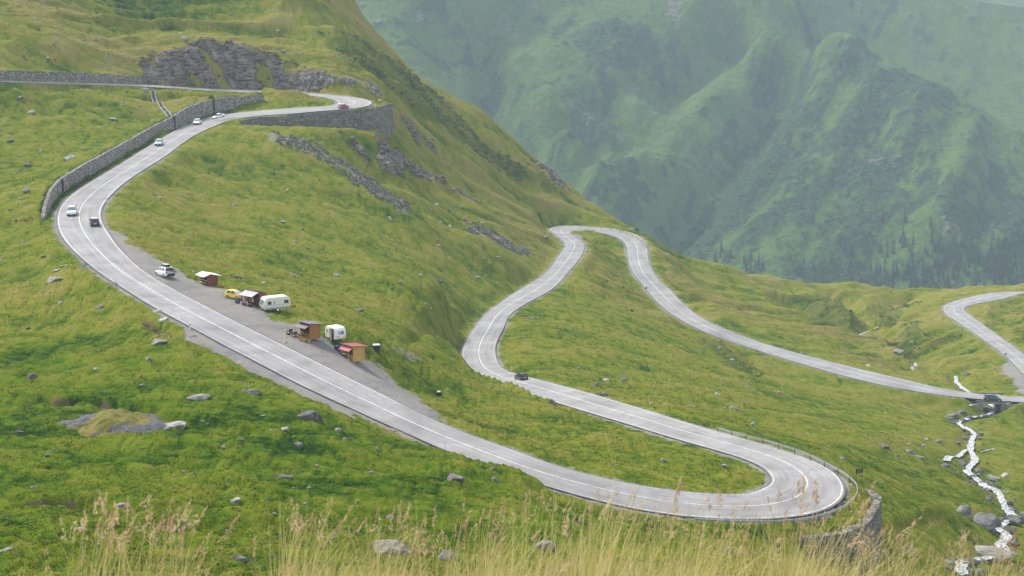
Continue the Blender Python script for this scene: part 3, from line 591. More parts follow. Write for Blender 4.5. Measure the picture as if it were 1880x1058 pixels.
def mheight(x, y, full=False):
    z = bil(_mgx, _mgy, _MZ, x, y)
    rx, ry = x * 0.55 + y * 0.83, -x * 0.83 + y * 0.55
    g = ridged(rx / 420 + 0.10 * fbm(x / 150, y / 150, 3, 2), ry / 75, 91, 2)
    rough = fbm(x / 26, y / 26, 14, 5); lump = fbm(x / 6.5, y / 6.5, 25, 3)
    b_ = np.full(np.shape(x), -0.42)           # where dwarf pine grows
    for pl in DWARF: b_ = np.maximum(b_, -0.42 + 0.62 * sstep(-38, 38, inpoly(pl, x, y) + 22 * fbm(x / 60, y / 60, 31, 3)))
    sh = sstep(-0.30, 0.32, b_ + 0.55 * fbm(x / 70, y / 50, 33, 4) + 0.75 * fbm(rx / 60, ry / 12, 35, 4) + 0.45 * fbm(x / 9, y / 9, 9, 3) - 0.12 * g)
    for pl, dp, wd in GULLY:
        dp = dp * 0.8
        d_, p_ = polyd(pl, x, y); z = z - dp * np.exp(-(d_ / wd) ** 2) * sstep(0, 60, p_) + 0.45 * dp * np.exp(-((np.abs(d_) - 2.2 * wd) / wd) ** 2)
    z2 = z + 6.0 * g + 2.0 * rough + 1.7 * lump + sh * 4.5 * np.maximum(0, fbm(x / 6.0, y / 6.0, 71, 3) + 0.1)
    return (z2, sh, g, rough, lump) if full else z2
def mountain_material():
    t = NT("far_slope_vegetation", 0.95, 0.1); p = t.pos(); A = t.sep(t.attr("ground_a").outputs['Color'])
    n1 = t.noise(p, 0.045, 4, 0.65, 0.3); n2 = t.noise(p, 0.20, 4, 0.7); n3 = t.noise(p, 0.55, 2, 0.6)
    f = t.math('MULTIPLY_ADD', n1, 0.45, t.math('MULTIPLY_ADD', n2, 0.35, t.math('MULTIPLY', n3, 0.20)))
    g = t.ramp(f, [(0.34, (0.028, 0.070, 0.014)), (0.46, (0.058, 0.114, 0.020)), (0.58, (0.092, 0.150, 0.026)), (0.70, (0.14, 0.178, 0.040))])
    s = t.ramp(t.math('MULTIPLY_ADD', n2, 0.55, t.math('MULTIPLY', n3, 0.45)), [(0.34, (0.005, 0.015, 0.008)), (0.46, (0.017, 0.043, 0.017)), (0.57, (0.043, 0.082, 0.024)), (0.70, (0.08, 0.125, 0.032))])
    m = t.smooth(t.math('ADD', A[0], t.math('MULTIPLY', t.math('SUBTRACT', f, 0.5), 1.8)), 0.1, 0.9)
    c = t.mix(m, g, s)
    rk = t.smooth(t.math('ADD', A[1], t.math('MULTIPLY', t.math('SUBTRACT', n2, 0.5), 1.1)), 0.80, 1.0)
    c = t.mix(t.math('MULTIPLY', rk, 0.8), c, (0.19, 0.165, 0.15)); t.base(c)
    t.normal(t.bump(f, 9.0, 1.0)); return t.m
MM = mountain_material()
MXX, MYY = fan(-340, 2240, 2.6, np.r_[np.linspace(1225, 1900, 560), np.linspace(1903, 2070, 40)])
MZ, SH, MG, MR, ML = mheight(MXX, MYY, True)
mountain = grid_mesh("mountain", MXX, MYY, MZ, MM, {"ground_a": rgba(SH, np.clip(0.30 + 0.55 * MR + 0.35 * np.maximum(0, MG), 0, 1), MG)}); mountain['kind'] = 'structure'
# and a higher one behind its right shoulder
_f2x, _f2y = fan(-200, 2400, 4.0, np.linspace(2250, 3000, 320))
_z2 = -330 + (_f2y - 2250) * 0.60 + 26 * ridged((_f2x * .8 + _f2y * .3) / 330, (_f2y) / 900, 5, 4) + 16 * fbm(_f2x / 90, _f2y / 90, 6, 5) + 0.10 * (_f2x - 400) + 3 * fbm(_f2x / 14, _f2y / 14, 2, 3)
_s2 = sstep(-0.1, 0.15, fbm(_f2x / 150, _f2y / 200, 41, 4) - (_z2 + 150) / 500)
mountain2 = grid_mesh("mountain", _f2x, _f2y, _z2, MM, {"ground_a": rgba(_s2, np.clip(0.38 + 0.6 * fbm(_f2x / 30, _f2y / 80, 8, 4), 0, 1), _s2)}); mountain2['kind'] = 'structure'

# ---------------------------------------------------------------- roads
def asphalt():
    t = NT("worn_pale_asphalt", 0.85, 0.25); uv = t.uv(); p = t.pos()
    x = t.new('ShaderNodeSeparateXYZ'); t.link(uv, x.inputs[0]); across, along = x.outputs[0], x.outputs[1]
    st = t.noise(t.mapping(uv, (9.0, 0.035, 1)), 1.0, 4, 0.7, 0.3); st2 = t.noise(t.mapping(uv, (26.0, 0.09, 1)), 1.0, 3, 0.7)
    bl = t.noise(p, 0.16, 4, 0.6, 0.4); fi = t.noise(p, 5.0, 3, 0.7)
    f = t.math('MULTIPLY_ADD', st, 0.36, t.math('MULTIPLY_ADD', st2, 0.18, t.math('MULTIPLY', bl, 0.46)))
    c = t.ramp(f, [(0.37, (0.165, 0.158, 0.153)), (0.46, (0.232, 0.224, 0.217)), (0.54, (0.285, 0.275, 0.266)), (0.64, (0.345, 0.333, 0.322))])
    c = t.mix(t.math('MULTIPLY', t.smooth(fi, 0.55, 0.75), 0.25), c, (0.17, 0.165, 0.165))
    cr = t.smooth(t.voro(t.mapping(uv, (1.6, 0.22, 1)), 1.0, 'DISTANCE_TO_EDGE'), 0.025, 0.0); crk = t.math('MULTIPLY', cr, t.smooth(bl, 0.45, 0.6)); c = t.mix(t.math('MULTIPLY', crk, 0.5), c, (0.11, 0.11, 0.115))
    ed = t.math('ABSOLUTE', t.math('SUBTRACT', across, 0.5)); em = t.smooth(t.math('ADD', ed, t.math('MULTIPLY', t.math('SUBTRACT', fi, 0.5), 0.04)), 0.462, 0.485)
    c = t.mix(em, c, t.mix(bl, (0.075, 0.07, 0.078), (0.16, 0.15, 0.15)))
    lane = t.math('ABSOLUTE', t.math('SUBTRACT', ed, 0.235)); c = t.mix(t.math('MULTIPLY', t.smooth(lane, 0.05, 0.0), 0.22), c, (0.23, 0.222, 0.215))
    t.base(c); t.normal(t.bump(fi, 0.02, 0.5)); return t.m
def ribbon(name, L, R, mat, dz=0.0, nx=1, kind='structure', crown=0.0, vscale=1.0):
    n = len(L); c = (L + R) / 2; s = np.r_[0, np.cumsum(np.linalg.norm(np.diff(c, axis=0), axis=1))]
    ts = np.linspace(0, 1, nx + 1); V = []
    for i in range(n):
        for t_ in ts:
            q = L[i] * (1 - t_) + R[i] * t_; V.append((q[0], q[1], q[2] + dz + crown * (1 - (2 * t_ - 1) ** 2)))
    Fc = [(i * (nx + 1) + k, i * (nx + 1) + k + 1, (i + 1) * (nx + 1) + k + 1, (i + 1) * (nx + 1) + k) for i in range(n - 1) for k in range(nx)]
    me = bpy.data.meshes.new(name); me.from_pydata(V, [], Fc); uvl = me.uv_layers.new()
    for p in me.polygons:
        p.use_smooth = True
        for li in p.loop_indices:
            vi = me.loops[li].vertex_index; uvl.data[li].uv = (ts[vi % (nx + 1)], s[vi // (nx + 1)] * vscale)
    # faces up
    if me.polygons[0].normal.z < 0: me.flip_normals()
    o = bpy.data.objects.new(name, me); COL.objects.link(o); me.materials.append(mat)
    if kind: o['kind'] = kind
    return o
ASPH = asphalt()
def widen(L, R, a, b=None):
    b = a if b is None else b; d = R - L; d = d / (np.linalg.norm(d, axis=1)[:, None] + 1e-9); return L - d * a, R + d * b
for L, R in ((roadL, roadR), (r2L, r2R)):
    a, b = widen(L, R, 0.42); ribbon("road", a, b, ASPH, 0.03, 8, crown=0.05)
tm = NT("worn_white_road_paint", 0.7, 0.3); _p = tm.pos(); tm.base(tm.ramp(tm.noise(_p, 0.9, 4, 0.7), [(0.36, (0.34, 0.33, 0.32)), (0.48, (0.62, 0.61, 0.59)), (0.7, (0.78, 0.77, 0.75))])); PAINT = tm.m
def strip(L, R, f, w):
    d = R - L; ln = np.linalg.norm(d, axis=1)[:, None] + 1e-9; c = L + d * f; u = d / ln * w / 2; return c - u, c + u
def line_bits(name, L, R, f, w, gaps=None):
    a, b = strip(L, R, f, w); t_ = f; cz = 0.05 * (1 - (2 * f - 1) ** 2) + 0.03 + 0.008
    return ribbon(name, a, b, PAINT, cz, 1)
for L, R in ((roadL, roadR), (r2L, r2R)):
    line_bits("road_marking", L, R, 0.012, 0.20); line_bits("road_marking", L, R, 0.988, 0.20); line_bits("road_marking", L, R, 0.5, 0.13)
# ---------------------------------------------------------------- object helpers
class MB:
    """collects shapes and links them as ONE mesh object"""
    def __init__(s): s.v = []; s.f = []
    def add(s, V, Fc):
        k = len(s.v); s.v += [tuple(p) for p in V]; s.f += [tuple(i + k for i in f) for f in Fc]; return s
    def box(s, c, size, rz=0, ry=0, rx=0):
        M = Euler((rx, ry, rz)).to_matrix(); V = [Vector(c) + M @ Vector((sx * size[0] / 2, sy * size[1] / 2, sz * size[2] / 2)) for sx in (-1, 1) for sy in (-1, 1) for sz in (-1, 1)]
        return s.add(V, [(0, 1, 3, 2), (4, 6, 7, 5), (0, 4, 5, 1), (2, 3, 7, 6), (0, 2, 6, 4), (1, 5, 7, 3)])
    def bbox(s, c, size, b=0.03, rz=0):
        """box with chamfered vertical and top edges"""
        x, y, z = (q / 2 for q in size); M = Matrix.Rotation(rz, 3, 'Z'); V = []
        rings = [(-z, 0), (z - b, 0), (z, b)]
        for zz, ins in rings:
            for px, py in ((-x + b, -y), (x - b, -y), (x, -y + b), (x, y - b), (x - b, y), (-x + b, y), (-x, y - b), (-x, -y + b)):
                q = Vector((math.copysign(max(abs(px) - ins, 0), px), math.copysign(max(abs(py) - ins, 0), py), zz)); V.append(Vector(c) + M @ q)
        Fc = [tuple(range(7, -1, -1)), tuple(range(16, 24))]
        for r in range(2):
            for k in range(8): Fc.append((r * 8 + k, r * 8 + (k + 1) % 8, r * 8 + 8 + (k + 1) % 8, r * 8 + 8 + k))
        return s.add(V, Fc)
    def tube(s, p0, p1, r0, r1=None, n=8, cap=True):
        r1 = r0 if r1 is None else r1; p0, p1 = Vector(p0), Vector(p1); d = (p1 - p0).normalized(); a = d.orthogonal().normalized(); b = d.cross(a); V = []
        for p, r in ((p0, r0), (p1, r1)):
            for k in range(n): t = 2 * math.pi * k / n; V.append(p + (a * math.cos(t) + b * math.sin(t)) * r)
        Fc = [(k, (k + 1) % n, n + (k + 1) % n, n + k) for k in range(n)]
        if cap: Fc += [tuple(range(n - 1, -1, -1)), tuple(range(n, 2 * n))]
        return s.add(V, Fc)
    def path(s, pts, r, n=6):
        for a, b in zip(pts[:-1], pts[1:]): s.tube(a, b, r, r, n)
        return s
    def prism(s, prof, y0, y1, axis='y'):
        """side profile (x, z) drawn out across y"""
        n = len(prof); V = [(x, y0, z) for x, z in prof] + [(x, y1, z) for x, z in prof]
        return s.add(V, [tuple(range(n)), tuple(range(2 * n - 1, n - 1, -1))] + [(k, n + k, n + (k + 1) % n, (k + 1) % n) for k in range(n)])
    def lathe(s, prof, n=14, c=(0, 0, 0), squash=(1, 1)):
        m = len(prof); V = [(c[0] + r * math.cos(2 * math.pi * k / n) * squash[0], c[1] + r * math.sin(2 * math.pi * k / n) * squash[1], c[2] + z) for r, z in prof for k in range(n)]
        return s.add(V, [(i * n + k, i * n + (k + 1) % n, (i + 1) * n + (k + 1) % n, (i + 1) * n + k) for i in range(m - 1) for k in range(n)] + [tuple(range(n - 1, -1, -1)), tuple(range((m - 1) * n, m * n))])
    def quad(s, a, b, c, d): return s.add([a, b, c, d], [(0, 1, 2, 3)])
    def build(s, name, mat, parent=None, smooth=False, bevel=0.0, seg=2):
        me = bpy.data.meshes.new(name); me.from_pydata(s.v, [], s.f)
        if bevel:
            bm = bmesh.new(); bm.from_mesh(me); bmesh.ops.remove_doubles(bm, verts=bm.verts, dist=1e-5); bmesh.ops.recalc_face_normals(bm, faces=bm.faces)
            bmesh.ops.bevel(bm, geom=[e for e in bm.edges if len(e.link_faces) == 2 and e.calc_face_angle(0) > 0.3], offset=bevel, segments=seg, affect='EDGES', profile=0.5, clamp_overlap=True); bm.to_mesh(me); bm.free()
        else:
            bm = bmesh.new(); bm.from_mesh(me); bmesh.ops.recalc_face_normals(bm, faces=bm.faces); bm.to_mesh(me); bm.free()
        for p in me.polygons: p.use_smooth = smooth
        me.materials.append(mat); o = bpy.data.objects.new(name, me); COL.objects.link(o)
        if parent is not None: o.parent = parent
        return o
def tag(o, label, cat, group=None, kind=None):
    o['label'] = label; o['category'] = cat
    if group: o['group'] = group
    if kind: o['kind'] = kind
    return o
def thing(name, label, cat, loc=(0, 0, 0), rz=0.0, group=None, scale=1.0):
    o = bpy.data.objects.new(name, None); COL.objects.link(o); o.location = loc; o.rotation_euler = (0, 0, rz); o.scale = (scale,) * 3; o.empty_display_size = 0.2
    return tag(o, label, cat, group)
def dup(root, loc, rot=None, label=None, group=None, scale=None):
    r = root.copy(); COL.objects.link(r); r.location = loc
    if rot is not None: r.rotation_euler = rot
    if label: r['label'] = label
    if group: r['group'] = group
    if scale is not None: r.scale = scale if isinstance(scale, tuple) else (scale,) * 3
    for ch in list(root.children):
        c = ch.copy(); COL.objects.link(c); c.parent = r
        for g in ch.children:
            d = g.copy(); COL.objects.link(d); d.parent = c
    return r
random.seed(7)
# ---------------------------------------------------------------- masonry retaining walls
def masonry(name, tint=(1, 1, 1), moss=0.3):
    t = NT(name, 0.92, 0.2); uv = t.uv(); p = t.pos()
    w = t.mapping(uv, (2.1, 2.7, 1)); nz = t.noise(uv, 3.0, 2); c1 = t.voro(w, 1.0, 'F1', 'Color'); ed = t.voro(w, 1.0, 'DISTANCE_TO_EDGE')
    s = t.sep(c1); f = t.math('ADD', t.math('MULTIPLY', s[0], 0.6), t.math('MULTIPLY', t.noise(p, 2.5, 4, 0.7), 0.4))
    k = tint; c = t.ramp(f, [(0.2, (0.15 * k[0], 0.135 * k[1], 0.12 * k[2])), (0.5, (0.31 * k[0], 0.28 * k[1], 0.245 * k[2])), (0.8, (0.48 * k[0], 0.44 * k[1], 0.38 * k[2]))])
    c = t.mix(t.smooth(ed, 0.10, 0.02), c, (0.075, 0.072, 0.068))
    c = t.mix(t.math('MULTIPLY', t.smooth(t.noise(p, 0.5, 4, 0.65), 0.5, 0.68), moss), c, (0.085, 0.095, 0.035))
    c = t.mix(t.math('MULTIPLY', t.smooth(t.noise(t.mapping(uv, (0.5, 0.07, 1)), 1.0, 3, 0.6), 0.53, 0.66), 0.35), c, (0.10, 0.095, 0.09))
    t.base(c); t.normal(t.bump(t.math('ADD', t.smooth(ed, 0.0, 0.16), t.math('MULTIPLY', f, 0.4)), 0.12, 0.9)); return t.m
STONE = masonry("rubble_masonry"); STONE_D = masonry("weathered_masonry", (0.68, 0.69, 0.70), 0.35); COPE = flat("stone_coping", (0.30, 0.275, 0.245), 0.9, 0.2, var=0.3, scale=1.5)
DARKG = flat("shadowed_concrete", (0.05, 0.05, 0.05), 0.95, 0.1, var=0.3)
CONC = flat("grey_concrete", (0.27, 0.265, 0.25), 0.9, 0.2, var=0.25, scale=1.2)
def wall(name, line, top, bot, mat, label, cat, thick=0.7, front=0.62, batter=0.12, ragged=0.12, rows=7):
    p = np.array(line); L0 = np.r_[0, np.cumsum(np.hypot(*np.diff(p[:, :2], axis=0).T))]; s = np.arange(0, L0[-1], 0.8)
    g = lambda a: np.interp(s, L0, a); x, y, tp, bt = g(p[:, 0]), g(p[:, 1]), g(top), g(bot)
    tx, ty = np.gradient(x), np.gradient(y); n = np.hypot(tx, ty) + 1e-9; nx, ny = ty / n, -tx / n
    tp = tp + ragged * fbm(s / 1.6, s * 0 + 3.3, 5, 3) * 1.6
    V, UV = [], []; m = rows + 3
    for i in range(len(s)):
        h = tp[i] - bt[i]
        for r in range(rows + 1):
            f = r / rows; off = front + batter * h * (1 - f) * 0.5 + 0.07 * float(mnoise.noise((s[i] * 0.9, f * h * 1.1, 2.0)))
            V.append((x[i] + nx[i] * off, y[i] + ny[i] * off, bt[i] + f * h)); UV.append((s[i], f * h))
        for q, (o_, dz) in enumerate(((front - thick, 0.0), (front - thick, -1.2))):
            V.append((x[i] + nx[i] * o_, y[i] + ny[i] * o_, tp[i] + dz - 0.05 * q)); UV.append((s[i], h + 0.7 * (q + 1)))
    Fc = [(i * m + k, (i + 1) * m + k, (i + 1) * m + k + 1, i * m + k + 1) for i in range(len(s) - 1) for k in range(m - 1)]
    Fc += [tuple(range(m)), tuple((len(s) - 1) * m + k for k in range(m - 1, -1, -1))]
    me = bpy.data.meshes.new(name); me.from_pydata(V, [], Fc); uvl = me.uv_layers.new()
    for pl in me.polygons:
        for li in pl.loop_indices: uvl.data[li].uv = UV[me.loops[li].vertex_index]
    bm = bmesh.new(); bm.from_mesh(me); bmesh.ops.recalc_face_normals(bm, faces=bm.faces); bm.to_mesh(me); bm.free()
    me.materials.append(mat); o = bpy.data.objects.new(name, me); COL.objects.link(o); tag(o, label, cat); o['kind'] = 'thing'; return o
def nearest_on(line, u, v):
    px = to_px(*line.T); return int(np.argmin((px[0] - u) ** 2 + (px[1] - v) ** 2))
wl1 = wall("retaining_wall", W_ROAD, W_ROAD[:, 2] + W_ROAD_H, W_ROAD[:, 2] - 0.8, STONE, "long curved grey stone retaining wall on the uphill side of the bend with four cars", "wall")
wl2 = wall("retaining_wall", W_TOP, W_TOP[:, 2] + W_TOP_H, W_TOP[:, 2] - 0.8, STONE, "straight grey stone wall above the highest stretch of road, left of the cliff", "wall")
wl3 = wall("retaining_wall", W_BEND, W_BEND[:, 2] + 0.12, W_BEND[:, 2] - W_BEND_D - 1.2, STONE_D, "dark grey stone wall carrying the high hairpin below the red car", "wall", batter=0.14)
wl4 = wall("retaining_wall", W_LOW, W_LOW[:, 2] + 0.08, W_LOW[:, 2] - W_LOW_D - 1.2, STONE_D, "broken topped rough stone wall under the grass shelf of the lowest hairpin", "wall", ragged=0.32, thick=1.0)
def chute(line, H, u, v, parent):
    i = nearest_on(line, u, v); p = line[i]; t = line[min(i + 1, len(line) - 1)] - line[max(i - 1, 0)]; t[2] = 0; t /= np.linalg.norm(t); n = np.array([t[1], -t[0], 0]); q = p + n * 0.80
    m = MB(); m.box((q[0], q[1], p[2] + H[i] / 2), (0.55, 0.42, H[i] + 0.1), math.atan2(t[1], t[0])); o = m.build("drain_slot", DARKG, parent); return p + np.array([0, 0, H[i]])
c_top = chute(W_ROAD, W_ROAD_H, 318, 239, wl1); chute(W_ROAD, W_ROAD_H, 392, 209, wl1); chute(W_ROAD, W_ROAD_H, 107, 357, wl1)
# open concrete channel coming down the slope to the wall
ch = thing("drainage_channel", "open concrete drainage channel running down the grass between the two upper walls", "channel", (0, 0, 0))
ca = ground(268, 168); cb = c_top - np.array([0.6, -0.3, 0.15]); nseg = 16; pts = []
for i in range(nseg + 1):
    q = ca + (cb - ca) * i / nseg; pts.append(Vector((q[0], q[1], float(height(np.array([q[0]]), np.array([q[1]]))[0]) + 0.12)))
hd = (pts[-1] - pts[0]); hd.z = 0; hd.normalize(); hn = Vector((-hd.y, hd.x, 0))
for nm, o0, o1, z0, z1, mt in (("channel_floor", -0.45, 0.45, -0.25, 0.06, DARKG), ("channel_side", -0.75, -0.45, -0.3, 0.22, CONC), ("channel_side", 0.45, 0.75, -0.3, 0.22, CONC)):
    m = MB()
    for a, b in zip(pts[:-1], pts[1:]):
        V = [a + hn * o0 + Vector((0, 0, z0)), a + hn * o1 + Vector((0, 0, z0)), a + hn * o1 + Vector((0, 0, z1)), a + hn * o0 + Vector((0, 0, z1))]; V += [q + (b - a) for q in V]
        m.add(V, [(0, 1, 5, 4), (1, 2, 6, 5), (2, 3, 7, 6), (3, 0, 4, 7), (0, 3, 2, 1), (4, 5, 6, 7)])
    m.build(nm, mt, ch)
m = MB(); m.bbox((pts[0].x, pts[0].y, pts[0].z + 0.2), (2.2, 1.6, 1.1), 0.06, math.atan2(hd.y, hd.x)); m.build("inlet_block", CONC, ch)

# ---------------------------------------------------------------- stream and bridge
def water_mat():
    t = NT("rushing_stream_water", 0.25, 0.5); p = t.pos(); uv = t.uv()
    a = t.noise(t.mapping(uv, (2.4, 0.8, 1)), 2.6, 5, 0.75, 1.2); b = t.noise(p, 2.2, 3, 0.7)
    f = t.math('ADD', t.math('MULTIPLY', a, 0.6), t.math('MULTIPLY', b, 0.4))
    t.base(t.ramp(f, [(0.40, (0.03, 0.032, 0.028)), (0.47, (0.13, 0.135, 0.135)), (0.51, (0.50, 0.51, 0.52)), (0.57, (0.80, 0.81, 0.82))])); t.val(t.b.inputs['Roughness'], t.smooth(f, 0.35, 0.6)); t.normal(t.bump(f, 0.25, 0.9)); return t.m
WATER = water_mat()
def stream(poly, w0, w1, label=None):
    p = np.array(poly); s0 = np.r_[0, np.cumsum(np.linalg.norm(np.diff(p, axis=0), axis=1))]; s = np.arange(0, s0[-1], 0.5); q = np.stack([np.interp(s, s0, p[:, i]) for i in range(3)], 1)
    t = np.gradient(q[:, :2], axis=0); t /= np.linalg.norm(t, axis=1)[:, None] + 1e-9; n = np.stack([-t[:, 1], t[:, 0]], 1); k = np.linspace(0, 1, len(s))
    wl = (w0 + (w1 - w0) * k) * (0.75 + 0.45 * fbm(s / 5, s * 0 + 1, 3, 3)); wr = (w0 + (w1 - w0) * k) * (0.75 + 0.45 * fbm(s / 5, s * 0 + 9, 4, 3))
    L = np.c_[q[:, :2] + n * wl[:, None], q[:, 2]]; R = np.c_[q[:, :2] - n * wr[:, None], q[:, 2]]
    o = ribbon("stream", L, R, WATER, -0.12, 8, kind='structure')
    me = o.data; co = np.empty(len(me.vertices) * 3); me.vertices.foreach_get('co', co); co = co.reshape(-1, 3); co[:, 2] += 0.16 * fbm(co[:, 0] / 0.7, co[:, 1] / 0.7, 5, 3) + 0.1; me.vertices.foreach_set('co', co.ravel()); me.update(); return o
stream(STREAM, 1.1, 0.85); stream(STREAM2, 0.55, 0.4); stream(STREAM3, 1.1, 0.5); stream(STREAM4, 0.22, 0.3)
ba = math.atan2(BT[1], BT[0]); bo = Vector((_bc[0], _bc[1], BRIDGE[2]))
br = thing("road_bridge", "small stone and concrete bridge carrying the road over the stream, under the dark minivan", "bridge", bo, ba)
rw = 4.3
m = MB(); m.bbox((0, 0, -0.42), (7.4, 2 * rw, 0.55), 0.04); m.build("deck_slab", CONC, br)
for sx in (-1, 1):
    m = MB(); m.box((sx * 2.95, 0, -2.3), (1.3, 2 * rw - 0.3, 3.3)); m.build("abutment", STONE_D, br)
m = MB(); m.prism([(-3.4, -0.72), (-7.5, -0.9), (-6.5, -2.6), (-3.4, -3.6)], -rw - 0.5, -rw + 0.2); m.build("wing_wall", STONE_D, br)
m = MB(); m.prism([(3.5, -0.72), (6.0, -0.8), (5.2, -2.2), (3.5, -3.4)], -rw - 0.5, -rw + 0.2); m.build("wing_wall", STONE_D, br)
for sy in (-1, 1):
    m = MB(); m.bbox((0.2, sy * (rw - 0.05), 0.02), (9.4, 0.35, 0.34), 0.04); m.build("kerb", flat("dark_kerb_concrete", (0.12, 0.115, 0.11), 0.9, 0.2, var=0.3), br)

# ---------------------------------------------------------------- guard rails
RAILM = flat("dull_galvanised_steel", (0.40, 0.43, 0.43), 0.45, 0.5, 0.6, var=0.15, scale=2); POSTM = flat("dark_steel_post", (0.055, 0.065, 0.065), 0.6, 0.4, 0.3); DRAIL = flat("dark_weathered_steel", (0.13, 0.145, 0.14), 0.6, 0.4, 0.4, var=0.2, scale=2); YRAIL = flat("yellowed_rail_paint", (0.50, 0.45, 0.22), 0.6, 0.4, 0.0, var=0.2, scale=2)
def guard_rail(pxs, rail_h, step, label, mat, smooth_n=8):
    line = dense([tuple(at_z(u, v, z + rail_h)) for u, v, z in pxs], smooth_n); s0 = np.r_[0, np.cumsum(np.linalg.norm(np.diff(line, axis=0), axis=1))]
    base = line[0]; o = thing("guard_rail", label, "guard rail", tuple(base)); at = lambda s: np.array([np.interp(s, s0, line[:, i]) for i in range(3)]) - base
    prof = [(0.0, 0.16), (0.07, 0.11), (0.07, 0.05), (0.0, 0.0), (0.07, -0.05), (0.07, -0.11), (0.0, -0.16), (-0.02, -0.16), (-0.02, 0.16)]
    m = MB(); S = np.arange(0, s0[-1], 1.0); V = []
    for s in S:
        a, b = at(max(s - .5, 0)), at(min(s + .5, s0[-1])); t = b - a; t[2] = 0; t /= np.linalg.norm(t) + 1e-9; n = np.array([-t[1], t[0], 0]); c = at(s)
        V += [c + n * px_ + np.array([0, 0, pz]) for px_, pz in prof]
    k = len(prof); m.add(V, [(i * k + j, i * k + (j + 1) % k, (i + 1) * k + (j + 1) % k, (i + 1) * k + j) for i in range(len(S) - 1) for j in range(k)]); m.build("rail", mat, o)
    for s in np.arange(0.3, s0[-1], step):
        c = at(s); m = MB(); m.box((c[0], c[1], c[2] - 0.42), (0.11, 0.11, 1.15)); m.build("post", POSTM, o)
    return o
guard_rail([(1316,785.5,-67.4),(1366,799,-66.5),(1410,810,-65.9),(1470,829,-65.2),(1510,847,-64.9),(1547,867,-64.6),(1568,884,-64.4),(1573,895,-64.3),(1571,909,-64.2),(1553,928,-64.0),(1527,940,-63.8),(1497,949,-63.6),(1460,955,-63.4),(1410,957.5,-63.0),(1340,957,-62.5),(1268,953.5,-62.0)], 0.62, 4.0, "grey steel guard rail curving around the outside of the lowest hairpin", RAILM)
guard_rail([(528,211.5,-40.0),(570,208.5,-39.7),(620,204.8,-39.3),(660,201.5,-39.0),(690,196,-38.8)], 0.6, 4.0, "dark guard rail along the top of the wall under the red car", DRAIL)
guard_rail([(1045,414.3,-92.8),(1090,416.3,-93.6),(1130,421,-94.3),(1152,428,-94.9),(1172,436,-95.3),(1183,444,-95.6),(1187.5,454,-96.0)], 0.7, 4.0, "yellowish guard rail around the far hairpin at the skyline", YRAIL)

# ---------------------------------------------------------------- signs, marker posts
BLK = flat("black_sign_panel", (0.022, 0.03, 0.035), 0.5, 0.4); GREYP = flat("pale_sign_edge", (0.5, 0.52, 0.53), 0.5, 0.4); WHT = flat("white_plastic", (0.78, 0.78, 0.75), 0.5, 0.4); YEL = flat("yellow_sign_paint", (0.62, 0.50, 0.07), 0.5, 0.4)
def on_road_z(u, v, z): return at_z(u, v, z)
p = at_z(1577, 882, -64.5)
sg = thing("road_sign", "black three part direction board on posts outside the lowest hairpin", "sign", tuple(p), R_(20))
for k in (-0.36, 0.0, 0.36):
    m = MB(); m.bbox((k, 0, 1.28), (0.345, 0.05, 0.62), 0.01); m.build("panel", BLK, sg)
for k in (-0.19, 0.19):
    m = MB(); m.box((k, -0.02, 1.28), (0.035, 0.05, 0.62)); m.build("strip", GREYP, sg)
for k in (-0.4, 0.4):
    m = MB(); m.tube((k, 0.05, -0.7), (k, 0.05, 1.5), 0.035); m.build("post", POSTM, sg)
def small_sign(u, v, d, w, h, mat, label, dark=None, rz=0.0, ph=1.3):
    p = ground(u, v) if d is None else at_y(u, v, d)
    o = thing("road_sign", label, "sign", tuple(p), rz); m = MB(); m.tube((0, 0.04, -0.8), (0, 0.04, ph + h), 0.04); m.build("post", POSTM, o)
    m = MB(); m.bbox((0, 0, ph + h / 2), (w, 0.04, h), 0.01); b = m.build("panel", mat, o)
    if dark:
        for k in dark: m = MB(); m.box((k[0], -0.025, ph + h / 2 + k[1]), (k[2], 0.02, k[3])); m.build("panel_mark", BLK, b)
    return o
small_sign(697, 194, None, 1.0, 0.6, YEL, "yellow sign on a post at the tip of the high hairpin")
small_sign(1160, 427, None, 1.3, 0.72, YEL, "yellow bordered sign with dark marks beyond the far hairpin", [(-0.2, 0.02, 0.3, 0.3), (0.25, 0.02, 0.28, 0.26)])
TRI = flat("dark_sign_back", (0.05, 0.052, 0.055), 0.6, 0.3)
for u, v, lab in ((1186.5, 535, "dark triangular warning sign seen from behind beside the road below the far hairpin"), (1846, 656.5, "dark triangular warning sign on a pale post at the rightmost road")):
    p = ground(u, v); o = thing("road_sign", lab, "sign", tuple(p), 0.1)
    m = MB(); m.tube((0, 0, -0.4), (0, 0, 1.0), 0.045); m.build("post", flat("pale_post", (0.4, 0.39, 0.37), 0.6), o)
    m = MB(); m.prism([(-0.42, 0.85), (0.42, 0.85), (0, 1.62)], -0.03, 0.03); m.build("triangle_panel", TRI, o)
mk0 = None
for u, v, lab in ((197, 372, "white marker post on the inside of the bend beside the dark car"), (349, 605, "white marker post on the road edge above the eroded bank"), (939, 683, "white marker post just ahead of the dark estate car"), (1317, 600, "white marker post beside the long road to the bridge"), (1188, 489, "white marker post on the outer side below the far hairpin"), (690, 195, "white marker post at the tip of the high hairpin")):
    p = ground(u, v)
    if mk0 is None:
        mk0 = thing("marker_post", lab, "marker post", tuple(p), 0, "white marker posts along the road")
        m = MB(); m.bbox((0, 0, 0.35), (0.17, 0.14, 1.3), 0.03); m.build("post", WHT, mk0); m = MB(); m.box((0, -0.02, 0.78), (0.176, 0.14, 0.14)); m.build("dark_band", BLK, mk0)
    else: dup(mk0, tuple(p), None, lab)
WOOD = flat("grey_weathered_wood", (0.24, 0.22, 0.19), 0.9, 0.2, var=0.3, scale=4)
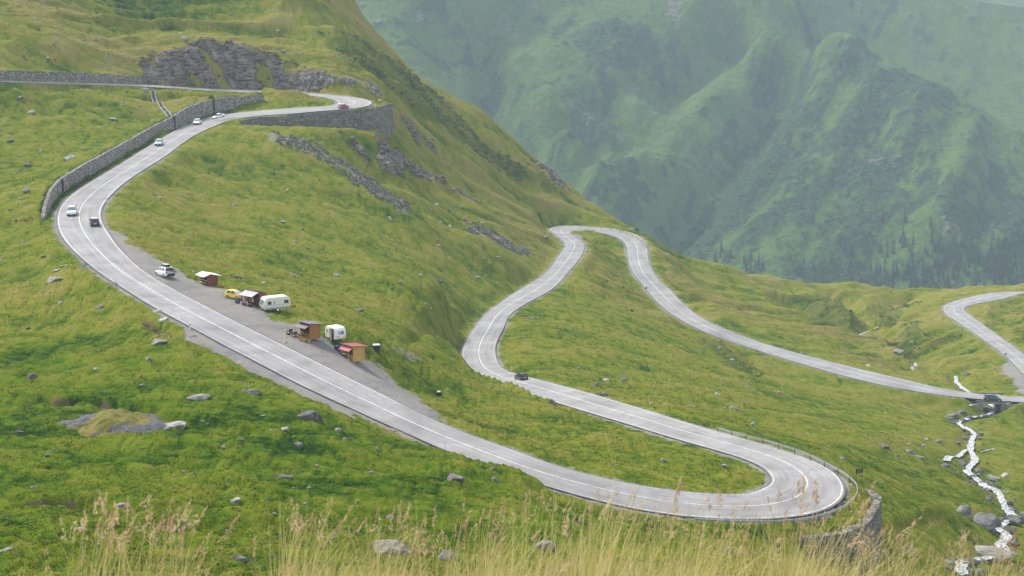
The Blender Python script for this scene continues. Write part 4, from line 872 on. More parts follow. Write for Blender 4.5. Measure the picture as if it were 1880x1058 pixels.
for u, v, lean, lab in ((1874, 797, 0.12, "grey leaning wooden post on the grass bank right of the stream"), (1869, 782, -0.05, "shorter grey wooden post behind the leaning one right of the stream")):
    p = ground(u, v); m = MB(); m.tube((0, 0, -0.3), (lean * 2, 0, 1.9), 0.10, 0.07); o = m.build("wooden_post", WOOD); o.location = tuple(p); tag(o, lab, "post", "wooden posts right of the stream")

# ---------------------------------------------------------------- haze: the damp air filling the valley
hm = bpy.data.materials.new("valley_haze"); hm.use_nodes = True; hn_ = hm.node_tree; hn_.nodes.remove(hn_.nodes['Principled BSDF']); pv = hn_.nodes.new('ShaderNodeVolumePrincipled')
pv.inputs['Color'].default_value = (0.70, 0.85, 1.0, 1); pv.inputs['Density'].default_value = 0.00015; pv.inputs['Anisotropy'].default_value = 0.0
hn_.links.new(pv.outputs[0], hn_.nodes['Material Output'].inputs['Volume'])
_zl = min(float(ZZ.min()), float(MZ.min()), float(_z2.min())) - 1.0; _zh = max(float(ZZ.max()), float(MZ.max()), float(_z2.max()), 5) + 25
_xl = min(XX.min(), MXX.min(), _f2x.min()) - 5; _xh = max(XX.max(), MXX.max(), _f2x.max()) + 5
m = MB(); m.box(((_xl + _xh) / 2, (-25 + 3010) / 2, (_zl + _zh) / 2), (_xh - _xl, 3035, _zh - _zl)); hz = m.build("haze", hm); hz['kind'] = 'stuff'; tag(hz, "pale blue haze filling the whole valley", "haze", kind='stuff')
# ---------------------------------------------------------------- vehicles
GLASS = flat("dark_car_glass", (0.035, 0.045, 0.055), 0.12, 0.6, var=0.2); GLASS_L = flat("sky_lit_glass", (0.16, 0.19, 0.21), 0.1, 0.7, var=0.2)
TYRE = flat("tyre_rubber", (0.018, 0.018, 0.018), 0.85, 0.2); RIM = flat("alloy_rim", (0.42, 0.42, 0.43), 0.4, 0.5, 0.7); TRIM = flat("black_plastic_trim", (0.022, 0.022, 0.024), 0.7, 0.3)
LAMP = flat("headlamp_lens", (0.75, 0.76, 0.75), 0.15, 0.6); TAIL = flat("red_tail_lens", (0.30, 0.018, 0.015), 0.25, 0.5); PLATE = flat("white_number_plate", (0.72, 0.72, 0.70), 0.5, 0.3)
def paint(name, c, metal=0.0): return flat(name, c, 0.28, 0.5, metal, var=0.05, scale=1.0, coat=0.6)
SHAPES = {   # length, width, height, bonnet height, cowl x, roof front x, roof rear x, tail-base x, belt, tail height (x from the middle, forward +)
 'hatch': (4.0, 1.72, 1.48, 0.80, 0.92, 0.10, -1.35, -1.88, 0.92, 0.95), 'sedan': (4.5, 1.76, 1.44, 0.78, 0.95, 0.20, -1.05, -1.65, 0.90, 0.98), 'suv': (4.5, 1.84, 1.68, 0.96, 1.05, 0.38, -1.70, -2.12, 1.06, 1.08),
 'wagon': (4.55, 1.78, 1.48, 0.80, 0.98, 0.20, -1.75, -2.15, 0.92, 0.95), 'van': (4.75, 1.84, 1.72, 0.92, 1.55, 0.55, -1.95, -2.28, 1.0, 1.02), 'small': (3.45, 1.62, 1.46, 0.82, 0.98, 0.25, -1.20, -1.62, 0.92, 0.95)}
def car(name, shape, mat, label, loc, yaw, pitch=0.0, scale=1.0, roof=None, front_glass=GLASS, rack=False):
    L, W, H, hb, cx, rf, rr, tb, belt, th = SHAPES[shape]; h = L / 2; w = W / 2
    o = thing(name, label, "minivan" if shape == 'van' else "car", tuple(loc), 0, None, scale); o.rotation_euler = (0, pitch, yaw)
    # lower body: loft of cross sections along the length
    st = [(-h, 0.86, 0.36, th - 0.28), (-h + 0.10, 0.95, 0.24, th - 0.06), (-h + 0.34, 1.0, 0.20, th), (rr * 0.6, 1.0, 0.20, belt), (0, 1.0, 0.20, belt), (cx, 1.0, 0.20, belt - 0.01), (cx + 0.35, 0.99, 0.20, hb + 0.06), (h - 0.40, 0.96, 0.21, hb - 0.03), (h - 0.10, 0.88, 0.26, hb - 0.14), (h, 0.74, 0.36, hb - 0.30)]
    V = []
    for x, k, z0, z1 in st:
        ww = w * k; V += [(x, -ww * .93, z0), (x, -ww, z0 + 0.16), (x, -ww, (z0 + z1) / 2 + 0.03), (x, -ww * .97, z1 - 0.07), (x, -ww * .86, z1), (x, ww * .86, z1), (x, ww * .97, z1 - 0.07), (x, ww, (z0 + z1) / 2 + 0.03), (x, ww, z0 + 0.16), (x, ww * .93, z0)]
    n = 10; m = MB(); m.add(V, [(i * n + k, i * n + (k + 1) % n, (i + 1) * n + (k + 1) % n, (i + 1) * n + k) for i in range(len(st) - 1) for k in range(n)] + [tuple(range(n)), tuple((len(st) - 1) * n + k for k in range(n - 1, -1, -1))])
    # cabin
    bw, tw = w - 0.05, w - 0.25; b = belt - 0.04; zr = H
    cab = [(cx + 0.02, b), (rf, zr - 0.05), ((rf + rr) / 2, zr), (rr, zr - 0.04), (tb, b + 0.02)]
    wid = [bw, tw, tw, tw, bw]
    Vc = [(x, -q, z) for (x, z), q in zip(cab, wid)] + [(x, q, z) for (x, z), q in zip(cab, wid)]
    m.add(Vc, [(0, 1, 2, 3, 4), (9, 8, 7, 6, 5), (0, 5, 6, 1), (1, 6, 7, 2), (2, 7, 8, 3), (3, 8, 9, 4), (4, 9, 5, 0)]); body = m.build("body", mat, o, bevel=0.035, seg=2)
    for p in body.data.polygons: p.use_smooth = True
    def pane(a, b_, c, d, nm, g, out):
        a, b_, c, d = map(Vector, (a, b_, c, d)); ce = (a + b_ + c + d) / 4; nn = (b_ - a).cross(d - a).normalized(); nn = nn if nn.dot(Vector(out)) > 0 else -nn; q = [ce + (p - ce) * 0.9 + nn * 0.022 for p in (a, b_, c, d)]; q2 = [p - nn * 0.03 for p in q]
        mm = MB(); mm.add(q + q2, [(0, 1, 2, 3), (7, 6, 5, 4), (0, 4, 5, 1), (1, 5, 6, 2), (2, 6, 7, 3), (3, 7, 4, 0)]); mm.build(nm, g, o)
    zt = zr - 0.07; pane((cx, -bw, b + .05), (cx, bw, b + .05), (rf + .03, tw, zt), (rf + .03, -tw, zt), "windscreen", front_glass, (1, 0, .5)); pane((tb, -bw, b + .05), (tb, bw, b + .05), (rr - .02, tw, zt - .02), (rr - .02, -tw, zt - .02), "rear_window", GLASS, (-1, 0, .5))
    mid = (rf + rr) / 2 + 0.1
    for sy in (-1, 1):
        yb, yt = sy * bw, sy * tw
        pane((mid + .04, yb, b + .06), (cx - .22, yb, b + .06), (rf - .06, yt, zt), (mid + .04, yt, zt), "side_window", GLASS, (0, sy, .3)); pane((mid - .04, yb, b + .06), (tb + .32, yb, b + .06), (rr + .12, yt, zt - .01), (mid - .04, yt, zt), "side_window", GLASS, (0, sy, .3))
        q = MB(); q.bbox((h - 0.17, sy * w * 0.66, hb - 0.24), (0.26, 0.36, 0.15), 0.03); q.build("headlight", LAMP, o)
        q = MB(); q.bbox((-h + 0.06, sy * w * 0.80, th - 0.22), (0.12, 0.22, 0.26), 0.02); q.build("tail_light", TAIL, o)
        q = MB(); q.bbox((cx - 0.22, sy * (w + 0.08), b + 0.10), (0.14, 0.18, 0.13), 0.03); q.build("mirror", TRIM if shape in ('van', 'wagon', 'suv') else mat, o)
        for wx in (h - 0.80, -h + 0.80):
            r = 0.34 if shape in ('suv', 'van') else 0.30
            q = MB(); q.tube((wx, sy * (w - 0.20), r), (wx, sy * (w + 0.015), r), r, n=18); wh = q.build("wheel", TYRE, o)
            q = MB(); q.tube((wx, sy * (w - 0.02), r), (wx, sy * (w + 0.03), r), r * 0.64, r * 0.60, n=14); q.build("rim", RIM, wh)
    for sx in (-1, 1):
        q = MB(); q.bbox((sx * (h - 0.015), 0, 0.36), (0.10, W * 0.80, 0.26), 0.03); q.build("bumper", TRIM, o)
        q = MB(); q.box((sx * (h + 0.045), 0, (0.42 if sx > 0 else th - 0.36)), (0.03, 0.52, 0.12)); q.build("number_plate", PLATE, o)
    if rack:
        for sy in (-1, 1): q = MB(); q.tube((rf - .1, sy * tw * .9, H + .06), (rr + .1, sy * tw * .9, H + .06), 0.025, n=6); q.build("roof_rail", TRIM, o)
    if roof: q = MB(); q.bbox(((rf + rr) / 2, 0, H - 0.005), (abs(rf - rr) - 0.05, 2 * tw - 0.06, 0.05), 0.02); q.build("roof", roof, o)
    return o
def road_at(u, v, shift=0.0):
    """place and heading of the road under a pixel, heading downhill"""
    best = None
    for L, R in ((roadL, roadR), (r2L, r2R)):
        c = (L + R) / 2; pu, pv = to_px(*c.T); i = int(np.argmin((pu - u) ** 2 + 4 * (pv - v) ** 2)); d = (pu[i] - u) ** 2 + 4 * (pv[i] - v) ** 2
        if best is None or d < best[0]: best = (d, c, i)
    c, i = best[1], best[2]; z = c[i, 2]; p = at_z(u, v, z + 0.06); j = int(np.argmin(np.hypot(c[:, 0] - p[0], c[:, 1] - p[1]))); p = at_z(u, v, c[j, 2] + 0.06)
    t = c[min(j + 2, len(c) - 1)] - c[max(j - 2, 0)]; return p, math.atan2(t[1], t[0]), math.atan2(t[2], math.hypot(t[0], t[1]))
WHITE = paint("white_car_paint", (0.80, 0.80, 0.79)); SILVER = paint("silver_car_paint", (0.52, 0.54, 0.56), 0.3); BROWN = paint("dark_brown_car_paint", (0.042, 0.030, 0.028)); BLACK = paint("black_car_paint", (0.016, 0.017, 0.022)); RED = paint("red_car_paint", (0.32, 0.022, 0.022)); YELLOW = paint("yellow_car_paint", (0.78, 0.55, 0.015)); SLATE = paint("slate_blue_car_paint", (0.030, 0.052, 0.062), 0.2)
def drive(name, shape, mat, label, u, v, up=False, turn=0.0, **k):
    p, y, g = road_at(u, v); y += turn
    if up: return car(name, shape, mat, label, p, y + math.pi, g, **k)
    return car(name, shape, mat, label, p, y, -g, **k)
drive("white_saloon", 'sedan', WHITE, "white saloon car, farthest of the cars coming down between the two upper walls", 401, 216.5, scale=0.86, turn=0.25)
drive("white_hatchback", 'hatch', WHITE, "white hatchback coming down beside the drain slot of the upper wall", 362, 228, scale=1.0, turn=0.15, front_glass=GLASS_L)
drive("silver_hatchback", 'hatch', SILVER, "silver hatchback coming down beside the grass verge of the long wall", 292, 266, turn=0.1, front_glass=GLASS_L)
drive("silver_suv", 'suv', paint("pale_silver_car_paint", (0.66, 0.68, 0.69), 0.15), "silver off road car facing the camera in the outer lane of the big bend", 132, 394, front_glass=GLASS_L, rack=True)
drive("brown_hatchback", 'hatch', BROWN, "dark brown hatchback driving uphill on the inside of the big bend, seen from behind", 173.5, 413, up=True, roof=flat("sky_bright_roof", (0.50, 0.52, 0.54), 0.3, 0.5))
drive("red_car", 'suv', RED, "red car with a white roof at the tip of the high hairpin", 631, 199, up=True, scale=0.74, turn=0.35, roof=WHITE); rc_ = bpy.data.objects["red_car"]; q = MB(); q.bbox((-0.6, 0, 1.86), (2.3, 1.4, 0.40), 0.08); q.build("roof_box", WHITE, rc_)
drive("black_estate", 'wagon', BLACK, "black estate car driving away down the road half hidden by the grass bank", 957, 697, scale=0.86, rack=True)
drive("dark_minivan", 'van', SLATE, "dark slate blue minivan crossing the small bridge", 1822, 735.5, scale=0.94)
# parked on the gravel
TH = math.atan2(-18, 15)          # the way the road runs past the stalls
p = ground(303, 507); sv = car("white_suv", 'suv', WHITE, "white parked off road car with a roof box, two bicycles on its tail", p, TH + math.pi - 0.05, 0.05)
q = MB(); q.bbox((-0.62, 0.02, 1.90), (1.9, 0.85, 0.36), 0.10); q.build("roof_box", TRIM, sv); q = MB(); q.bbox((-0.62, 0.02, 2.085), (1.75, 0.72, 0.03), 0.01); q.build("roof_box_lid", flat("pale_box_lid", (0.55, 0.57, 0.55), 0.35, 0.5), sv)
q = MB(); q.box((-2.55, 0, 0.50), (0.55, 0.12, 0.08)); q.box((-2.62, 0, 0.62), (0.08, 1.3, 0.06)); q.box((-2.85, 0, 0.62), (0.08, 1.3, 0.06)); q.build("bicycle_rack", TRIM, sv)
for k, lab in enumerate(("dark bicycle strapped on the rack of the white parked car, next to its tailgate", "dark bicycle on the outer rail of the rack behind the white parked car")):
    b = thing("bicycle", lab, "bicycle", (0, 0, 0), 0, "bicycles on the car rack"); b.matrix_world = sv.matrix_basis @ Matrix.Translation((-2.60 - 0.26 * k, 0.12 - 0.2 * k, 0.66)) @ Matrix.Rotation(math.pi / 2, 4, 'Z')
    for wx in (-0.52, 0.52):
        q = MB(); n = 18
        pts = [(wx + 0.33 * math.cos(2 * math.pi * i / n), 0, 0.33 + 0.33 * math.sin(2 * math.pi * i / n)) for i in range(n + 1)]; q.path(pts, 0.028, 5); q.build("wheel", TYRE, b)
    q = MB(); q.path([(-0.52, 0, 0.33), (-0.12, 0, 0.30), (-0.22, 0, 0.80), (0.36, 0, 0.82), (-0.12, 0, 0.30)], 0.026, 6); q.path([(-0.52, 0, 0.33), (-0.2, 0, 0.72)], 0.016, 5); q.path([(0.52, 0, 0.33), (0.34, 0, 0.90)], 0.024, 6); q.build("frame", TRIM, b)
    q = MB(); q.bbox((-0.26, 0, 0.90), (0.25, 0.13, 0.06), 0.02); q.build("saddle", TYRE, b); q = MB(); q.tube((0.34, -0.27, 0.95), (0.34, 0.27, 0.95), 0.018); q.build("handlebar", TRIM, b)
p = ground(431, 548); car("yellow_hatchback", 'small', YELLOW, "small yellow hatchback parked on the gravel beside the brown stall shed", p, TH + 0.42, 0.04, front_glass=flat("bright_windscreen", (0.45, 0.48, 0.52), 0.1, 0.6), scale=0.94)

# ---------------------------------------------------------------- caravans
CREAM = flat("cream_caravan_skin", (0.70, 0.68, 0.60), 0.45, 0.4, var=0.06, scale=1); CWHITE = flat("white_caravan_skin", (0.78, 0.78, 0.75), 0.45, 0.4, var=0.06, scale=1); CGREY = flat("grey_skirt_panel", (0.27, 0.29, 0.32), 0.6, 0.3); OCHRE = flat("ochre_stripe", (0.34, 0.24, 0.05), 0.6, 0.3); PALEG = flat("pale_pane", (0.42, 0.46, 0.48), 0.15, 0.6)
def caravan(label, loc, rz, L, W, H, skin, stripe, door_open, scale=1.0, left_front=True):
    """long side seen = local -y, front end seen = local -x"""
    o = thing("caravan", label, "caravan", tuple(loc), rz, "white caravans on the gravel", scale); h = L / 2; z0 = 0.48
    prof = [(-h + 0.30, z0), (-h + 0.05, z0 + 0.5), (-h, z0 + 0.75), (-h + 0.28, H - 0.35), (-h + 0.55, H - 0.06), (-h + 0.9, H), (h - 0.8, H), (h - 0.4, H - 0.08), (h - 0.15, H - 0.40), (h, z0 + 0.65), (h - 0.06, z0 + 0.3), (h - 0.2, z0)]
    m = MB(); m.prism(prof, -W / 2, W / 2); b = m.build("body", skin, o, bevel=0.09, seg=3)
    for p in b.data.polygons: p.use_smooth = True
    yl = -W / 2
    m = MB(); m.box((0, yl - 0.004, z0 + 0.16), (L - 0.5, 0.03, 0.28)); m.build("skirt_panel", CGREY if stripe else skin, o)
    if stripe:
        m = MB(); m.box((0, yl - 0.003, 1.20), (L - 0.22, 0.022, 0.05)); m.build("stripe", OCHRE, o); m = MB(); m.box((0.1, yl - 0.002, 1.94), (L - 1.3, 0.02, 0.035)); m.build("trim_line", CGREY, o)
    wins = ((-h + 1.05, 0.62, GLASS), (h - 0.75, 0.78, GLASS)) if stripe else ((-h + 0.75, 0.60, PALEG),)
    for x, ww, g in wins: m = MB(); m.bbox((x, yl - 0.012, 1.58), (ww, 0.03, 0.50), 0.02); m.build("window", g, o)
    if stripe: m = MB(); m.bbox((-h + 1.85, yl - 0.01, 1.58), (0.42, 0.03, 0.45), 0.02); m.build("window", PALEG, o)
    m = MB(); m.prism([(-h + 0.03, 1.30), (-h + 0.24, 2.02), (-h + 0.30, 2.02), (-h + 0.09, 1.30)], -W / 2 + 0.25, W / 2 - 0.25); w_ = m.build("end_window", GLASS_L, o); w_.location.x = -0.06
    m = MB(); m.bbox((h - 0.06, 0, 1.55), (0.10, W - 0.7, 0.62), 0.02); w_ = m.build("end_window", PALEG, o)
    m = MB(); m.box((h + 0.0, 0.22, 1.50), (0.06, 0.28, 0.42)); m.build("dark_pane", GLASS, w_)
    for sy in (-1, 1):
        m = MB(); m.tube((0.1, sy * (W / 2 - 0.2), 0.33), (0.1, sy * (W / 2 + 0.0), 0.33), 0.33, n=18); wh = m.build("wheel", TYRE, o); m = MB(); m.tube((0.1, sy * (W / 2 - .02), 0.33), (0.1, sy * (W / 2 + 0.02), 0.33), 0.19, n=14); m.build("rim", CWHITE, wh)
    hx = 1 if stripe else -1
    m = MB(); m.path([(hx * (h - 0.1), -0.55, 0.42), (hx * (h + 1.25), 0, 0.42), (hx * (h - 0.1), 0.55, 0.42)], 0.045, 6); m.tube((hx * (h + 1.1), 0, 0.05), (hx * (h + 1.1), 0, 0.62), 0.035); m.build("drawbar", TRIM, o)
    for sx in (-1, 1): m = MB(); m.box((sx * (h - 0.7), yl + 0.25, 0.22), (0.09, 0.09, 0.55)); m.build("support_leg", TRIM, o)
    m = MB(); m.bbox((-0.3, 0.1, H + 0.04), (0.6, 0.6, 0.10), 0.03); m.build("roof_vent", skin, o)
    if door_open:
        m = MB(); m.box((h - 1.02, yl - 0.006, 1.30), (0.52, 0.04, 1.60)); m.build("doorway", flat("dark_doorway", (0.045, 0.03, 0.02), 0.9, 0.1), o)
        m = MB(); m.bbox((h - 1.55, yl - 0.05, 1.32), (0.56, 0.05, 1.62), 0.01); m.build("open_door", flat("tan_door_lining", (0.42, 0.30, 0.17), 0.7, 0.2), o)
        m = MB(); m.box((h - 1.95, yl - 0.01, 1.72), (0.26, 0.03, 0.34)); m.build("window", GLASS, o)
        for sy in (-1, 1): m = MB(); m.box((h - 0.02, sy * (W / 2 - 0.3), 0.95), (0.06, 0.28, 0.09)); m.build("tail_light", TAIL if sy > 0 else TRIM, o)
    return o
p = ground(505, 571); caravan("cream caravan with an ochre stripe, side on to the camera beside the brown shed", p, R_(30), 4.7, 2.0, 2.45, CREAM, True, False, 0.98)
p = ground(616, 625); caravan("small white caravan with its door open between the two wooden kiosks", p, R_(-52), 3.5, 1.85, 2.35, CWHITE, False, True, 0.95)

# ---------------------------------------------------------------- roadside stalls
def planks(name, c, along='x'):
    t = NT(name, 0.8, 0.2); o_ = t.obj(); s = t.mapping(o_, (7.0, 7.0, 0.5)); f = t.noise(s, 1.0, 4, 0.6); v = t.noise(o_, 1.3, 3)
    cc = t.ramp(t.math('ADD', t.math('MULTIPLY', f, 0.65), t.math('MULTIPLY', v, 0.35)), [(0.3, tuple(q * 0.62 for q in c)), (0.55, c), (0.75, tuple(min(1, q * 1.25) for q in c))]); t.base(cc); return t.m
W_HONEY = planks("honey_pine_planks", (0.55, 0.34, 0.10)); W_ORANGE = planks("orange_stained_planks", (0.34, 0.155, 0.045)); W_RED = planks("red_brown_stained_planks", (0.19, 0.062, 0.030)); W_PALE = planks("pale_new_timber", (0.62, 0.45, 0.24)); W_DARK = planks("dark_timber", (0.07, 0.035, 0.02))
def sheet(name, c):
    t = NT(name, 0.5, 0.4); o_ = t.obj(); w = t.new('ShaderNodeTexWave'); w.inputs['Scale'].default_value = 2.2; t.link(o_, w.inputs['Vector']); n = t.noise(o_, 1.4, 3)
    t.base(t.ramp(n, [(0.3, tuple(q * 0.85 for q in c)), (0.7, tuple(min(1, q * 1.1) for q in c))])); t.normal(t.bump(w.outputs[0], 0.03, 0.7)); return t.m
R_RED = sheet("dark_red_roof_sheet", (0.33, 0.055, 0.065)); R_RED2 = sheet("faded_red_awning_sheet", (0.40, 0.105, 0.115)); R_BROWN = sheet("brown_roof_sheet", (0.15, 0.125, 0.135)); R_WHITE = sheet("white_roof_sheet", (0.85, 0.85, 0.83)); R_LILAC = sheet("pale_lilac_awning_sheet", (0.43, 0.40, 0.42))
def slab(m, a, b, c, d, th=0.05):
    """sheet through four corners with thickness"""
    V = [Vector(q) for q in (a, b, c, d)]; n = (V[1] - V[0]).cross(V[3] - V[0]).normalized(); n = n if n.z > 0 else -n
    m.add([q for q in V] + [q + n * th for q in V], [(0, 1, 2, 3), (7, 6, 5, 4), (0, 4, 5, 1), (1, 5, 6, 2), (2, 6, 7, 3), (3, 7, 4, 0)]); return m
def kiosk(label, loc, rz, W, D, hf, hb, wood, roof, awn, bench=True, scale=1.0, dark_front=True):
    """front = local -y; front eaves hf, back hb"""
    o = thing("market_kiosk", label, "kiosk", tuple(loc), rz, "wooden stalls along the gravel", scale); w, d = W / 2, D / 2
    for sx in (-1, 1): m = MB(); m.add([(sx * w, -d, .12), (sx * w, d, .12), (sx * w, d, hb), (sx * w, -d, hf), (sx * (w - .06), -d, .12), (sx * (w - .06), d, .12), (sx * (w - .06), d, hb), (sx * (w - .06), -d, hf)], [(0, 1, 2, 3), (7, 6, 5, 4), (0, 4, 5, 1), (1, 5, 6, 2), (2, 6, 7, 3), (3, 7, 4, 0)]); m.build("side_wall", wood, o)
    m = MB(); m.box((0, d - .03, .12 + (hb - .12) / 2), (W - .13, .06, hb - .12)); m.build("back_wall", wood, o)
    m = MB(); m.box((0, -d + .03, .55), (W - .13, .06, .86)); m.build("front_wall", wood, o); m = MB(); m.box((0, 0, .09), (W - .02, D - .02, .12)); m.build("floor", wood, o)
    m = MB(); m.box((0, -d - .12, 1.0), (W + .04, .42, .05)); m.build("counter", W_PALE if bench else wood, o)
    m = MB(); m.box((0, -d + .02, hf - .14), (W - .13, .06, .26)); m.build("front_beam", wood if bench else W_DARK, o)
    ov = 0.32; sl = (hb - hf) / D; m = MB(); slab(m, (-w - ov, -d - .35, hf - .35 * sl + .02), (w + ov, -d - .35, hf - .35 * sl + .02), (w + ov, d + .5, hb + .5 * sl + .02), (-w - ov, d + .5, hb + .5 * sl + .02), .09); m.build("roof", roof, o)
    m = MB(); slab(m, (-w - .15, -d - .95, hf - .62), (w + .15, -d - .95, hf - .62), (w + .15, -d - .02, hf - .22), (-w - .15, -d - .02, hf - .22), .04); m.build("awning", awn, o)
    if bench:
        m = MB(); m.box((0, -d - .85, .48), (W + .25, .26, .05)); 
        for sx in (-.8, .8): m.box((sx * w, -d - .85, .24), (.07, .22, .44))
        m.build("bench", W_PALE, o)
    for sx in (-1, 1): m = MB(); m.tube((sx * (w + .05), -d - .9, 0), (sx * (w + .05), -d - .9, hf - .64), .035, n=6); m.build("awning_post", W_PALE if bench else W_DARK, o)
    return o
TK = TH + 0.05
kiosk("honey coloured kiosk with a dark red roof, lowest of the stalls by the road", ground(650, 661), TK, 2.5, 2.2, 2.42, 2.1, W_HONEY, R_RED, R_RED2)
kiosk("orange brown kiosk with a grey brown roof and goods spread out in front", ground(570, 621), TK, 2.4, 2.0, 2.50, 2.2, W_ORANGE, R_BROWN, R_BROWN, bench=False)
# hut under the big white roof
p = ground(385, 524); h_ = thing("market_hut", "red brown hut with a wide white gabled roof and shelves on its open front", "hut", tuple(p), TK - 0.1, "wooden stalls along the gravel")
for sx in (-1, 1): m = MB(); m.prism([(-1.0, .1), (1.0, .1), (1.0, 1.75), (-.55, 2.0), (-1.0, 1.85)], sx * 1.05 - .03, sx * 1.05 + .03); q = m.build("side_wall", W_RED, h_); q.rotation_euler = (0, 0, math.pi / 2); q.location = (0, 0, 0)
m = MB(); m.box((0, .97, .92), (2.04, .06, 1.66)); m.build("back_wall", W_RED, h_); m = MB(); m.box((0, -.3, .9), (2.04, .05, 1.7)); m.build("inner_wall", W_DARK, h_)
for k, (y, z) in enumerate(((-1.55, .28), (-1.2, .62), (-.85, .96))): m = MB(); m.box((-.05, y, z), (2.0, .34, .06)); m.build("shelf", W_PALE, h_)
for sx in (-.9, .85): m = MB(); m.tube((sx, -1.7, .1), (sx, -.6, 1.15), .04, n=6); m.build("shelf_support", W_DARK, h_)
m = MB(); slab(m, (-1.75, -1.75, 1.72), (1.35, -1.75, 1.72), (1.35, -.45, 2.12), (-1.75, -.45, 2.12), .06); slab(m, (-1.75, -.45, 2.12), (1.35, -.45, 2.12), (1.35, 1.55, 1.62), (-1.75, 1.55, 1.62), .06); m.build("roof", R_WHITE, h_)
for sx in (-1.5, 1.2): m = MB(); m.tube((sx, -1.65, 0), (sx, -1.65, 1.74), .04, n=6); m.build("roof_post", W_DARK, h_)
# red brown shed with a pale awning
p = ground(467, 560); s_ = thing("market_shed", "dark red brown shed with a grey roof and pale lilac awning, beside the cream caravan", "shed", tuple(p), TK + 0.15, "wooden stalls along the gravel")
for sx in (-1, 1): m = MB(); m.prism([(-.2, .05), (1.5, .05), (1.5, 1.75), (-.2, 2.3)], sx * 1.35 - .03, sx * 1.35 + .03); q = m.build("side_wall", W_RED, s_); q.rotation_euler = (0, 0, math.pi / 2)
m = MB(); m.box((0, 1.47, .9), (2.64, .06, 1.7)); m.build("back_wall", W_RED, s_); m = MB(); m.box((0, .15, 1.1), (2.64, .05, 2.1)); m.build("inner_wall", W_DARK, s_)
m = MB(); slab(m, (-1.7, -.25, 2.42), (1.65, -.25, 2.42), (1.65, 1.95, 1.70), (-1.7, 1.95, 1.70), .07); m.build("roof", R_BROWN, s_)
m = MB(); slab(m, (-1.75, -1.75, 1.68), (1.35, -1.75, 1.68), (1.35, -.15, 2.22), (-1.75, -.15, 2.22), .04); m.build("awning", R_LILAC, s_)
for sx in (-1.65, 1.25): m = MB(); m.tube((sx, -1.65, 0), (sx, -1.65, 1.7), .04, n=6); m.build("awning_post", W_DARK, s_)
for z in (0.45, 0.85, 1.25): m = MB(); m.box((0, -.12, z), (2.5, .4, .05)); m.build("shelf", W_ORANGE, s_)
# goods for sale
def local(o, x, y, z=0.0): return o.matrix_basis @ Vector((x, y, z))
def settle(v): return (v[0], v[1], float(height(np.array([v[0]]), np.array([v[1]]))[0]))
def mk(nm, c, **k): return flat(nm, c, 0.8, 0.2, **k)
C_BLUE = mk("dark_blue_plastic", (0.03, 0.045, 0.12)); C_STRAW = mk("woven_straw", (0.42, 0.29, 0.09), var=0.35, scale=14); C_RUST = mk("rust_cloth", (0.30, 0.085, 0.035)); C_PALE = mk("pale_cloth", (0.55, 0.50, 0.42)); C_GRN = mk("green_cloth", (0.07, 0.16, 0.09)); C_PLUM = mk("plum_cloth", (0.10, 0.045, 0.12)); C_BLK = mk("black_crate", (0.02, 0.02, 0.022))
p0 = thing("display_table", "long low table of dark timber in front of the orange brown kiosk", "table", settle(local(bpy.data.objects["market_kiosk.001"], -0.55, -2.1)), TK)
m = MB(); m.box((0, 0, .48), (3.0, .7, .05)); m.build("tabletop", W_DARK, p0)
for sx in (-1.35, 1.35):
    for sy in (-.28, .28): m = MB(); m.box((sx, sy, .22), (.07, .07, .5)); m.build("leg", W_DARK, p0)
KB = bpy.data.objects["market_kiosk.001"]
def crate(label, pos, rz, mat, w=.5, d=.36, hh=.26, group=None):
    o = thing("crate", label, "crate", tuple(pos), rz, group)
    m = MB(); m.box((0, 0, .02), (w, d, .03)); m.build("bottom", mat, o)
    for sy in (-1, 1): m = MB(); m.box((0, sy * (d / 2 - .012), hh / 2 + .02), (w, .022, hh)); m.build("side_panel", mat, o)
    for sx in (-1, 1): m = MB(); m.box((sx * (w / 2 - .012), 0, hh / 2 + .02), (.022, d - .05, hh)); m.build("end_panel", mat, o)
    m = MB(); m.lathe([(.02, 0), (min(w, d) * .42, .02), (min(w, d) * .38, .10), (.02, .15)], 8, (0, 0, hh * .75)); m.build("contents", random.choice([C_STRAW, C_RUST, C_PALE]), o); return o
def basket(label, pos, r, hh, mat, group):
    o = thing("basket", label, "basket", tuple(pos), 0, group); m = MB(); m.lathe([(r * .7, 0), (r, hh * .6), (r * .92, hh), (r * .84, hh), (r * .84, hh * .75)], 14); m.build("body", mat, o)
    m = MB(); n = 10; m.path([(r * .9 * math.cos(math.pi * k / n), 0, hh + r * .9 * math.sin(math.pi * k / n)) for k in range(n + 1)], .018, 5); m.build("handle", mat, o); return o
for k, (x, y, on, mt) in enumerate(((-1.9, -2.15, 1, C_BLK), (-1.3, -2.05, 1, W_PALE), (-.7, -2.2, 1, C_BLK), (-.1, -2.05, 1, C_RUST), (.45, -2.15, 1, C_BLK), (-2.6, -1.8, 0, C_BLK), (-2.9, -2.4, 0, W_PALE), (-1.6, -2.9, 0, C_BLK), (-.3, -2.85, 0, C_RUST))):
    v = settle(local(KB, x, y)); crate("small crate of goods on the low table before the orange brown kiosk" if on else "small crate of goods on the gravel before the orange brown kiosk", (v[0], v[1], v[2] + (.51 if on else 0)), TK + random.uniform(-.2, .2), mt, group="crates of goods on the table" if on else "crates of goods on the gravel")
for x, y, r, hh in ((1.15, -1.9, .30, .42), (1.55, -2.35, .34, .36), (1.0, -2.6, .26, .30), (1.75, -1.6, .28, .5)):
    basket("woven straw basket on the gravel at the corner of the orange brown kiosk", settle(local(KB, x, y)), r, hh, C_STRAW, "straw baskets at the kiosk corner")
